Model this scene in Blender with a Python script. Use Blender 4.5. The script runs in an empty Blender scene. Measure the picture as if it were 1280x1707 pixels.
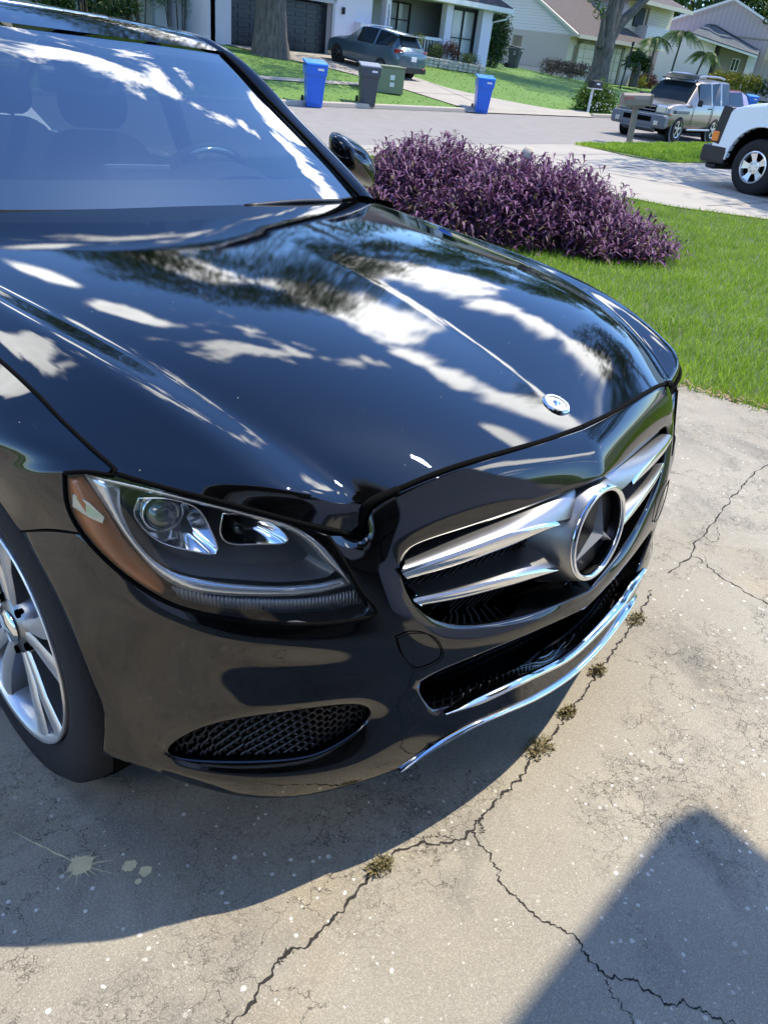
import bpy, bmesh, math, random
import numpy as np
from mathutils import Vector, Matrix
random.seed(7); rng = np.random.default_rng(7)
S = bpy.context.scene; COL = S.collection; PI = math.pi; R = math.radians

# ---------------------------------------------------------------- camera
cam = bpy.data.cameras.new('camera'); camo = bpy.data.objects.new('camera', cam); COL.objects.link(camo)
cam.sensor_fit = 'VERTICAL'; cam.sensor_height = 36.0; cam.lens = 26.850
cam.clip_start = 0.05; cam.clip_end = 3000
camo.matrix_world = Matrix([[0.696769, 0.312986, -0.645409, -1.15532], [-0.709232, 0.43515, -0.554648, -0.39222], [0.107253, 0.844206, 0.525179, 1.29536], [0, 0, 0, 1]])
S.camera = camo
# the drive slopes down to the street: the car's own axes in the level world
CARM = Matrix([[0.999601, -0.001851, 0.028188], [0.0, 0.997852, 0.065511], [-0.028249, -0.065485, 0.997454]])

# ---------------------------------------------------------------- sun + sky + exposure
SUNV = (CARM @ Vector((0.50, -0.22, 1.0))).normalized()
el = math.asin(SUNV.z); az = math.atan2(SUNV.x, SUNV.y)
sl = bpy.data.lights.new('sun', 'SUN'); sl.energy = 4.3; sl.angle = R(0.53); sl.color = (1.0, 0.91, 0.76)
so = bpy.data.objects.new('sun', sl); COL.objects.link(so); so.rotation_euler = SUNV.to_track_quat('Z', 'Y').to_euler()
so.location = (0, 0, 30)
W = bpy.data.worlds.new('World'); S.world = W; W.use_nodes = True
wn = W.node_tree.nodes; wl = W.node_tree.links; wn.clear()
def wnode(t, **k):
    n = wn.new(t)
    for a, b in k.items(): setattr(n, a, b)
    return n
sky = wnode('ShaderNodeTexSky', sky_type='NISHITA', sun_disc=False, sun_elevation=el, sun_rotation=az, air_density=1.0, dust_density=0.15, ozone_density=3.5)
tc = wnode('ShaderNodeTexCoord'); sep = wnode('ShaderNodeSeparateXYZ'); wl.new(tc.outputs['Generated'], sep.inputs[0])
def wmath(op, a, b=None, c=None):
    n = wnode('ShaderNodeMath', operation=op)
    for i, v in enumerate((a, b, c)):
        if v is None: continue
        if isinstance(v, (int, float)): n.inputs[i].default_value = v
        else: wl.new(v, n.inputs[i])
    return n.outputs[0]
zc = wmath('MAXIMUM', wmath('ADD', sep.outputs[2], 0.12), 0.05)
cmb = wnode('ShaderNodeCombineXYZ'); wl.new(wmath('DIVIDE', sep.outputs[0], zc), cmb.inputs[0]); wl.new(wmath('DIVIDE', sep.outputs[1], zc), cmb.inputs[1])
def wnoise(scale, detail, rough, off, dist=0.0):
    mp = wnode('ShaderNodeMapping'); mp.inputs['Location'].default_value = off; wl.new(cmb.outputs[0], mp.inputs[0])
    n = wnode('ShaderNodeTexNoise'); n.inputs['Scale'].default_value = scale; n.inputs['Detail'].default_value = detail
    n.inputs['Roughness'].default_value = rough; n.inputs['Distortion'].default_value = dist; wl.new(mp.outputs[0], n.inputs['Vector']); return n.outputs['Fac']
big = wnoise(0.75, 2.0, 0.5, (2.3, 1.1, 0)); fine = wnoise(3.6, 10.0, 0.62, (7.3, 3.1, 0.4), 0.25)
dens = wmath('ADD', wmath('MULTIPLY', big, 0.55), wmath('MULTIPLY', fine, 0.85))
for (cx_, cy_, rx_, ry_, rot_, am_) in [[1.22, 1.9, 0.15, 0.36, 0, 0.38], [1.36, 2.9, 0.18, 0.55, 0.1, 0.34], [1.52, 1.3, 0.18, 0.34, 0.0, 0.42], [1.36, 0.7, 0.12, 0.4, -0.05, 0.38], [1.5, 0.26, 0.18, 0.12, 0.0, 0.34], [0.58, 1.62, 0.05, 0.12, 0, 0.36], [-0.26, 1.0, 0.16, 0.28, 0.2, 0.34], [1.12, 0.12, 0.07, 0.07, 0.3, 0.3], [1.2, -1.25, 0.4, 0.16, 0.6, 0.34], [0.8, -0.1, 0.09, 0.09, 0, 0.3], [-1.2, 0.2, 0.5, 0.4, 0.4, 0.24], [0.53, 1.18, 0.05, 0.15, 0, 0.34]]:      # cloud banks: centre and size on the cloud layer
    ux = wmath('SUBTRACT', wmath('DIVIDE', sep.outputs[0], zc), cx_); uy = wmath('SUBTRACT', wmath('DIVIDE', sep.outputs[1], zc), cy_)
    c_, s_ = math.cos(rot_), math.sin(rot_)
    a_ = wmath('DIVIDE', wmath('ADD', wmath('MULTIPLY', ux, c_), wmath('MULTIPLY', uy, s_)), rx_)
    b_ = wmath('DIVIDE', wmath('SUBTRACT', wmath('MULTIPLY', uy, c_), wmath('MULTIPLY', ux, s_)), ry_)
    q_ = wmath('ADD', wmath('MULTIPLY', a_, a_), wmath('MULTIPLY', b_, b_))
    g_ = wmath('MULTIPLY', wmath('POWER', 2.718, wmath('MULTIPLY', q_, -1.0)), am_)
    dens = wmath('ADD', dens, g_)
rmp = wnode('ShaderNodeMapRange', interpolation_type='SMOOTHSTEP'); wl.new(dens, rmp.inputs[0]); rmp.inputs[1].default_value = 0.83; rmp.inputs[2].default_value = 0.92
shade = wnode('ShaderNodeMapRange'); wl.new(fine, shade.inputs[0]); shade.inputs[1].default_value = 0.3; shade.inputs[2].default_value = 0.75; shade.inputs[3].default_value = 1.15; shade.inputs[4].default_value = 0.7
cc = wnode('ShaderNodeMixRGB', blend_type='MULTIPLY'); cc.inputs[0].default_value = 1; cc.inputs[1].default_value = (30.0, 30.2, 30.4, 1); wl.new(shade.outputs[0], cc.inputs[2])
up_ = wnode('ShaderNodeMapRange', interpolation_type='SMOOTHSTEP'); wl.new(sep.outputs[2], up_.inputs[0]); up_.inputs[1].default_value = 0.0; up_.inputs[2].default_value = 0.10
mx = wnode('ShaderNodeMixRGB'); wl.new(wmath('MULTIPLY', rmp.outputs[0], up_.outputs[0]), mx.inputs[0]); skc = wnode('ShaderNodeMixRGB', blend_type='MULTIPLY'); skc.inputs[0].default_value = 1; skc.inputs[2].default_value = (1.0, 1.33, 1.78, 1); wl.new(sky.outputs[0], skc.inputs[1]); wl.new(skc.outputs[0], mx.inputs[1]); wl.new(cc.outputs[0], mx.inputs[2])
bg = wnode('ShaderNodeBackground'); bg.inputs[1].default_value = 0.15; wl.new(mx.outputs[0], bg.inputs[0])
wo = wnode('ShaderNodeOutputWorld'); wl.new(bg.outputs[0], wo.inputs[0])
S.view_settings.view_transform = 'Standard'; S.view_settings.look = 'None'; S.view_settings.gamma = 1.0
S.view_settings.exposure = 0.50
S.cycles.max_bounces = 8; S.cycles.transparent_max_bounces = 16; S.cycles.caustics_reflective = False; S.cycles.caustics_refractive = False
S.cycles.sample_clamp_indirect = 6.0

# ---------------------------------------------------------------- materials
MATS = {}
def nm(name):
    m = bpy.data.materials.new(name); m.use_nodes = True; MATS[name] = m
    return m, m.node_tree.nodes, m.node_tree.links, m.node_tree.nodes['Principled BSDF']
def pmat(name, col, rough=0.5, metal=0.0, var=0.12, scale=6.0, bump=0.0, bscale=60.0, coat=0.0, spec=0.5, coat_rough=0.02, ior=1.5, rvar=0.0):
    m, n, l, b = nm(name)
    t = n.new('ShaderNodeTexCoord')
    no = n.new('ShaderNodeTexNoise'); no.inputs['Scale'].default_value = scale; no.inputs['Detail'].default_value = 6; l.new(t.outputs['Object'], no.inputs['Vector'])
    hs = n.new('ShaderNodeMixRGB'); hs.inputs[1].default_value = tuple(c * (1 - var) for c in col) + (1,); hs.inputs[2].default_value = tuple(min(1, c * (1 + var)) for c in col) + (1,)
    l.new(no.outputs['Fac'], hs.inputs[0]); l.new(hs.outputs[0], b.inputs['Base Color'])
    b.inputs['Metallic'].default_value = metal; b.inputs['Roughness'].default_value = rough; b.inputs['Specular IOR Level'].default_value = spec
    b.inputs['Coat Weight'].default_value = coat; b.inputs['Coat Roughness'].default_value = coat_rough; b.inputs['Coat IOR'].default_value = ior
    if rvar:
        mr = n.new('ShaderNodeMapRange'); l.new(no.outputs['Fac'], mr.inputs[0]); mr.inputs[1].default_value = .3; mr.inputs[2].default_value = .7
        mr.inputs[3].default_value = max(0, rough - rvar); mr.inputs[4].default_value = rough + rvar; l.new(mr.outputs[0], b.inputs['Roughness'])
    if bump:
        n2 = n.new('ShaderNodeTexNoise'); n2.inputs['Scale'].default_value = bscale; n2.inputs['Detail'].default_value = 4; l.new(t.outputs['Object'], n2.inputs['Vector'])
        bp = n.new('ShaderNodeBump'); bp.inputs['Strength'].default_value = bump; bp.inputs['Distance'].default_value = 0.01; l.new(n2.outputs['Fac'], bp.inputs['Height']); l.new(bp.outputs[0], b.inputs['Normal'])
    return m
def glassmat(name, tint, refl=1.0, rough=0.0, ior=1.5):
    m, n, l, b = nm(name); n.remove(b)
    tr = n.new('ShaderNodeBsdfTransparent'); tr.inputs[0].default_value = tint + (1,)
    gl = n.new('ShaderNodeBsdfGlossy'); gl.inputs['Roughness'].default_value = rough; gl.inputs['Color'].default_value = (refl, refl, refl, 1)
    fr = n.new('ShaderNodeFresnel'); ge = n.new('ShaderNodeNewGeometry'); io = n.new('ShaderNodeMapRange'); l.new(ge.outputs['Backfacing'], io.inputs[0]); io.inputs[3].default_value = ior; io.inputs[4].default_value = 1 / ior; l.new(io.outputs[0], fr.inputs[0])
    ms = n.new('ShaderNodeMixShader'); l.new(fr.outputs[0], ms.inputs[0]); l.new(tr.outputs[0], ms.inputs[1]); l.new(gl.outputs[0], ms.inputs[2])
    l.new(ms.outputs[0], n['Material Output'].inputs[0]); return m

# ---------------------------------------------------------------- mesh helpers
def tag(o, label=None, cat=None, group=None, kind=None):
    if label: o['label'] = label
    if cat: o['category'] = cat
    if group: o['group'] = group
    if kind: o['kind'] = kind
    return o
def thing(name, label, cat, loc=(0, 0, 0), rotz=0.0, group=None):
    o = bpy.data.objects.new(name, None); COL.objects.link(o); o.location = loc; o.rotation_euler = (0, 0, rotz); o.empty_display_size = 0.2
    return tag(o, label, cat, group)
def copy_tree(o, parent=None):
    c = o.copy(); COL.objects.link(c); c.parent = parent
    for ch in list(o.children): copy_tree(ch, c)
    return c
def rotm(rx=0, ry=0, rz=0): return Matrix.Rotation(rz, 3, 'Z') @ Matrix.Rotation(ry, 3, 'Y') @ Matrix.Rotation(rx, 3, 'X')
class MB:
    def __init__(s): s.v = []; s.f = []; s.m = []
    def add(s, vs, fs, mi=0):
        o = len(s.v); s.v += [tuple(v) for v in vs]; s.f += [tuple(i + o for i in f) for f in fs]; s.m += [mi] * len(fs); return s
    def box(s, c, d, rot=None, mi=0, taper=1.0):
        x, y, z = d[0] / 2, d[1] / 2, d[2] / 2
        vs = [Vector((a * x * (taper if k > 0 else 1), b * y * (taper if k > 0 else 1), k * z)) for k in (-1, 1) for a, b in ((-1, -1), (1, -1), (1, 1), (-1, 1))]
        if rot is not None: vs = [rot @ v for v in vs]
        vs = [v + Vector(c) for v in vs]
        return s.add(vs, [(3, 2, 1, 0), (4, 5, 6, 7), (0, 1, 5, 4), (1, 2, 6, 5), (2, 3, 7, 6), (3, 0, 4, 7)], mi)
    def tube(s, path, r, n=8, mi=0, closed=False, cap=True):
        P = [Vector(p) for p in path]; k = len(P); rs = r if isinstance(r, (list, tuple)) else [r] * k; vs = []; prev = None
        for i in range(k):
            t = (P[(i + 1) % k] - P[i - 1]) if closed else (P[min(i + 1, k - 1)] - P[max(i - 1, 0)])
            if t.length < 1e-9: t = Vector((0, 0, 1))
            t.normalize()
            if prev is None: a = t.orthogonal().normalized()
            else: a = (prev - t * prev.dot(t)); a = a.normalized() if a.length > 1e-6 else t.orthogonal().normalized()
            prev = a; b = t.cross(a)
            vs += [P[i] + (a * math.cos(2 * PI * j / n) + b * math.sin(2 * PI * j / n)) * rs[i] for j in range(n)]
        fs = []
        for i in range(k if closed else k - 1):
            i2 = (i + 1) % k
            for j in range(n): fs.append((i * n + j, i * n + (j + 1) % n, i2 * n + (j + 1) % n, i2 * n + j))
        if cap and not closed: fs.append(tuple(range(n))[::-1]); fs.append(tuple((k - 1) * n + j for j in range(n)))
        return s.add(vs, fs, mi)
    def cyl(s, a, b, r, n=16, mi=0): return s.tube([a, b], r, n, mi)
    def lathe(s, prof, c=(0, 0, 0), rot=None, n=24, mi=0, a0=0.0, a1=2 * PI):     # prof: (radius, height) pairs
        full = abs(a1 - a0 - 2 * PI) < 1e-6; m = n if full else n + 1; vs = []
        for (r, h) in prof:
            for j in range(m):
                a = a0 + (a1 - a0) * j / n; v = Vector((r * math.cos(a), r * math.sin(a), h)); v = rot @ v if rot is not None else v; vs.append(v + Vector(c))
        fs = []
        for i in range(len(prof) - 1):
            for j in range(n):
                j2 = (j + 1) % m; fs.append((i * m + j, i * m + j2, (i + 1) * m + j2, (i + 1) * m + j))
        return s.add(vs, fs, mi)
    def grid(s, P, mi=0, flip=False):
        nr = len(P); nc = len(P[0]); vs = [p for row in P for p in row]; fs = []
        for i in range(nr - 1):
            for j in range(nc - 1):
                f = (i * nc + j, i * nc + j + 1, (i + 1) * nc + j + 1, (i + 1) * nc + j); fs.append(f[::-1] if flip else f)
        return s.add(vs, fs, mi)
    def prism(s, poly, d, mi=0):                    # poly: list of 3D points (planar), d: extrusion vector
        k = len(poly); d = Vector(d); vs = [Vector(p) for p in poly] + [Vector(p) + d for p in poly]
        return s.add(vs, [tuple(range(k))[::-1], tuple(range(k, 2 * k))] + [(i, (i + 1) % k, (i + 1) % k + k, i + k) for i in range(k)], mi)
    def mirror(s):
        o = len(s.v); n = len(s.f); s.v += [(-x, y, z) for x, y, z in s.v[:o]]; s.f += [tuple(i + o for i in f[::-1]) for f in s.f[:n]]; s.m += s.m[:n]; return s
    def build(s, name, mats, parent=None, smooth=False, bevel=0.0, sub=0, merge=0.0, recalc=False, angle=None, thick=0.0, seg=2):
        me = bpy.data.meshes.new(name); me.from_pydata([tuple(v) for v in s.v], [], s.f)
        if not isinstance(mats, (list, tuple)): mats = [mats]
        for m in mats: me.materials.append(m)
        if len(mats) > 1: me.polygons.foreach_set('material_index', s.m)
        if merge or recalc:
            bm = bmesh.new(); bm.from_mesh(me)
            if merge: bmesh.ops.remove_doubles(bm, verts=bm.verts, dist=merge)
            if recalc: bmesh.ops.recalc_face_normals(bm, faces=bm.faces)
            bm.to_mesh(me); bm.free()
        if smooth: me.polygons.foreach_set('use_smooth', [True] * len(me.polygons))
        me.update(); o = bpy.data.objects.new(name, me); COL.objects.link(o); o.parent = parent
        if thick: md = o.modifiers.new('t', 'SOLIDIFY'); md.thickness = thick; md.offset = -1
        if bevel: md = o.modifiers.new('b', 'BEVEL'); md.width = bevel; md.segments = seg; md.limit_method = 'ANGLE'; md.angle_limit = R(35); md.harden_normals = False
        if sub: md = o.modifiers.new('s', 'SUBSURF'); md.levels = sub; md.render_levels = sub
        if angle is not None:
            me.polygons.foreach_set('use_smooth', [True] * len(me.polygons)); 
            try: me.set_sharp_from_angle(angle=R(angle))
            except Exception: pass
        return o
def fastmesh(name, V, F, mats, parent=None, mi=None, smooth=False):      # numpy triangles/quads
    V = np.asarray(V, dtype=np.float32); F = np.asarray(F, dtype=np.int32); k = F.shape[1]
    me = bpy.data.meshes.new(name); me.vertices.add(len(V)); me.vertices.foreach_set('co', V.ravel()); me.loops.add(F.size); me.loops.foreach_set('vertex_index', F.ravel())
    me.polygons.add(len(F)); me.polygons.foreach_set('loop_start', np.arange(0, F.size, k, dtype=np.int32)); me.polygons.foreach_set('loop_total', np.full(len(F), k, dtype=np.int32))
    if not isinstance(mats, (list, tuple)): mats = [mats]
    for m in mats: me.materials.append(m)
    if mi is not None: me.polygons.foreach_set('material_index', np.asarray(mi, dtype=np.int32))
    if smooth: me.polygons.foreach_set('use_smooth', np.ones(len(F), dtype=bool))
    me.update(); me.validate(); o = bpy.data.objects.new(name, me); COL.objects.link(o); o.parent = parent; return o
def crv(pts, n):                                    # centripetal-ish Catmull-Rom through the points, n samples by arc length
    P = [np.array(p, float) for p in pts]
    if len(P) == 2: return [tuple(P[0] * (1 - t) + P[1] * t) for t in np.linspace(0, 1, n)]
    Q = [2 * P[0] - P[1]] + P + [2 * P[-1] - P[-2]]; out = []
    for i in range(1, len(Q) - 2):
        p0, p1, p2, p3 = Q[i - 1:i + 3]
        for t in np.linspace(0, 1, 24, endpoint=False):
            out.append(.5 * ((2 * p1) + (-p0 + p2) * t + (2 * p0 - 5 * p1 + 4 * p2 - p3) * t * t + (-p0 + 3 * p1 - 3 * p2 + p3) * t ** 3))
    out.append(Q[-2]); out = np.array(out); d = np.r_[0, np.cumsum(np.linalg.norm(np.diff(out, axis=0), axis=1))]; u = np.linspace(0, d[-1], n)
    return [tuple(np.interp(x, d, out[:, k]) for k in range(3)) for x in u]
def coons(top, bot, left, right, bulge=None):       # four boundary curves of sampled points; left/right run top->bottom
    nu = len(top); nv = len(left); T = np.array(top); Bo = np.array(bot); L = np.array(left); Rr = np.array(right); G = []
    for i in range(nv):
        v = i / (nv - 1); row = []
        for j in range(nu):
            u = j / (nu - 1)
            p = (1 - v) * T[j] + v * Bo[j] + (1 - u) * L[i] + u * Rr[i] - ((1 - u) * (1 - v) * T[0] + u * (1 - v) * T[-1] + (1 - u) * v * Bo[0] + u * v * Bo[-1])
            if bulge is not None: p = p + np.array(bulge(u, v))
            row.append(tuple(p))
        G.append(row)
    return G

# ---------------------------------------------------------------- the black sedan (built in its own axes: X to its left, Y rearwards, Z up)
V = {"a0":[0.0003,0.13,0.7538],"a1":[-0.1158,0.1332,0.7556],"a2":[-0.2376,0.1436,0.7586],"a3":[-0.3449,0.1587,0.7554],"a4":[-0.4328,0.1753,0.7417],"a5":[-0.485,0.1868,0.7257],"a6":[-0.484,0.195,0.6718],"g0":[0.0,0.0671,0.6791],"g1":[-0.0745,0.0824,0.6697],"g2":[-0.2136,0.1092,0.6586],"g3":[-0.3339,0.1306,0.6558],"g4":[-0.4157,0.1441,0.6576],"g5":[-0.4466,0.147,0.6286],"g6":[-0.4346,0.1335,0.571],"g7":[-0.385,0.117,0.5139],"g8":[-0.2973,0.0959,0.4732],"g9":[-0.1689,0.0707,0.4537],"g10":[0.0,0.0403,0.4472],"l0":[0.0,0.0406,0.4093],"l1":[-0.1346,0.054,0.4178],"l2":[-0.2609,0.0757,0.42],"l3":[-0.3584,0.0955,0.418],"l4":[-0.4275,0.1102,0.4114],"h0":[-0.7946,0.4591,0.7613],"h1":[-0.7511,0.3942,0.7678],"h2":[-0.7036,0.323,0.7572],"h3":[-0.6478,0.2672,0.7376],"h4":[-0.5943,0.218,0.7189],"h5":[-0.5533,0.195,0.6986],"h6":[-0.532,0.1773,0.6526],"h7":[-0.5137,0.1611,0.608],"h8":[-0.4912,0.1444,0.5663],"h9":[-0.5431,0.1645,0.5628],"h10":[-0.6017,0.1903,0.5716],"h11":[-0.6465,0.229,0.575],"h12":[-0.6944,0.2715,0.5848],"h13":[-0.727,0.3149,0.5931],"h14":[-0.7514,0.3519,0.6113],"h15":[-0.7761,0.3921,0.6427],"h16":[-0.7928,0.4304,0.6793],"h17":[-0.7989,0.4525,0.7169],"p8":[-0.4641,0.1248,0.5199],"p9":[-0.5329,0.1471,0.5319],"p10":[-0.6036,0.1738,0.545],"p11":[-0.6519,0.2151,0.5489],"p12":[-0.7066,0.2666,0.5582],"p13":[-0.7412,0.3176,0.5662],"p14":[-0.7681,0.3601,0.5858],"p15":[-0.7937,0.4132,0.6134],"q8":[-0.4395,0.1174,0.4613],"q9":[-0.5031,0.1437,0.4752],"q10":[-0.5804,0.1779,0.4951],"q11":[-0.638,0.2185,0.5026],"q12":[-0.6929,0.2636,0.5101],"q13":[-0.7331,0.3123,0.5141],"q14":[-0.7673,0.3575,0.5323],"q15":[-0.7938,0.4058,0.5619],"r9":[-0.5048,0.1329,0.4234],"r10":[-0.5833,0.1643,0.4338],"r11":[-0.6481,0.2119,0.4279],"r12":[-0.7056,0.2647,0.4093],"r13":[-0.7404,0.3135,0.3694],"r14":[-0.7686,0.3543,0.3501],"r15":[-0.787,0.384,0.3858],"i0":[-0.7542,0.3385,0.3016],"i1":[-0.7332,0.3097,0.3515],"i2":[-0.7034,0.2687,0.3907],"i3":[-0.6497,0.2212,0.4068],"i4":[-0.5881,0.1742,0.4155],"i5":[-0.5081,0.1422,0.4031],"i6":[-0.484,0.1386,0.3683],"i7":[-0.4958,0.1433,0.3413],"i8":[-0.542,0.1618,0.3171],"i9":[-0.5843,0.1787,0.3091],"i10":[-0.6409,0.2198,0.3083],"i11":[-0.7095,0.283,0.305],"s0":[-0.4584,0.1183,0.3657],"s1":[-0.4605,0.1112,0.3225],"s2":[-0.5104,0.1212,0.2951],"s3":[-0.5754,0.1431,0.2888],"s4":[-0.6524,0.1975,0.2886],"s5":[-0.7197,0.269,0.287],"s6":[-0.7642,0.3433,0.2827],"t0":[-0.4291,0.1145,0.2201],"t1":[-0.5112,0.1435,0.2158],"t2":[-0.6139,0.1909,0.2176],"t3":[-0.6942,0.2591,0.2339],"t4":[-0.7683,0.3579,0.2676],"v0":[-0.8328,0.6074,0.6704],"v1":[-0.8316,0.5749,0.6527],"v2":[-0.829,0.5549,0.6394],"v3":[-0.8277,0.5147,0.6067],"v4":[-0.8238,0.4813,0.5711],"v5":[-0.8208,0.4487,0.5246],"v6":[-0.8173,0.4291,0.4871],"v7":[-0.8139,0.4112,0.4387],"v8":[-0.8023,0.3997,0.3853],"v9":[-0.8194,0.397,0.3061],"k0":[-0.3755,0.0991,0.3365],"bl0":[0.0,0.0393,0.2459],"bl1":[-0.1117,0.0427,0.2541],"bl2":[-0.2128,0.0527,0.2688],"bl3":[-0.294,0.0676,0.273],"bl4":[-0.3753,0.0916,0.2543],"bl5":[-0.45,0.103,0.2409],"bu0":[0.0,0.0473,0.291],"bu1":[-0.1634,0.0475,0.3214],"bu2":[-0.2791,0.0691,0.3213],"bu3":[-0.3629,0.0864,0.3323],"c0":[0.0,0.1298,0.7527],"c1":[0.0,0.2573,0.7983],"c2":[0.0,0.4404,0.8579],"c3":[0.0,0.5723,0.8857],"c4":[0.0,0.7156,0.9124],"c5":[0.0,0.873,0.9467],"cr1":[-0.5129,0.2247,0.757],"cr2":[-0.5505,0.3265,0.795],"cr3":[-0.5839,0.4548,0.84],"cr4":[-0.6172,0.6148,0.872],"cr5":[-0.6502,0.7414,0.889],"cr6":[-0.6722,0.9121,0.904],"e0":[-0.752,0.3916,0.7735],"e1":[-0.757,0.4562,0.7916],"e2":[-0.76,0.533,0.809],"e3":[-0.763,0.596,0.8278],"e4":[-0.765,0.7072,0.8471],"hl0":[-0.7186,0.3416,0.7649],"hl1":[-0.6607,0.2759,0.749],"hl2":[-0.5893,0.2116,0.7237],"fc0":[-0.8,0.4303,0.7861],"fc1":[-0.8,0.485,0.8053],"fc2":[-0.8,0.5558,0.8122],"fc3":[-0.8,0.6329,0.8176],"tow0":[-0.4638,0.1236,0.5182],"tow1":[-0.4386,0.1158,0.5206],"tow2":[-0.3996,0.1064,0.5024],"tow3":[-0.3768,0.0996,0.4699],"tow4":[-0.3758,0.0982,0.4469],"tow5":[-0.4075,0.1049,0.4423],"tow6":[-0.4281,0.1093,0.4482],"tow7":[-0.4516,0.1165,0.4814],"m5":[-0.4781,0.1598,0.6929],"n5":[-0.484,0.1583,0.6534],"n6":[-0.4758,0.1439,0.6178],"n7":[-0.4593,0.1225,0.546],"n7b":[-0.4334,0.1122,0.4958],"n8":[-0.3773,0.1009,0.473],"n9":[-0.2773,0.0788,0.4483],"n10":[-0.1608,0.055,0.4443],"g4b":[-0.4358,0.1482,0.646],"n11":[0.0,0.0397,0.4281],"x9":[-0.5035,0.1404,0.4455],"x10":[-0.5787,0.1712,0.4617],"x11":[-0.6408,0.2144,0.4626],"x12":[-0.7002,0.261,0.4621],"x13":[-0.7374,0.3115,0.4452],"x14":[-0.7715,0.3583,0.4381],"x15":[-0.7925,0.3961,0.4665],"p16":[-0.8111,0.4535,0.6312],"z15":[-0.7831,0.3762,0.318],"m0":[0.0002,0.091,0.7292],"m1":[-0.0972,0.0983,0.7241],"m2":[-0.2268,0.1149,0.7182],"m3":[-0.3399,0.1326,0.7144],"m4":[-0.4251,0.1481,0.7087]}
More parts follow.
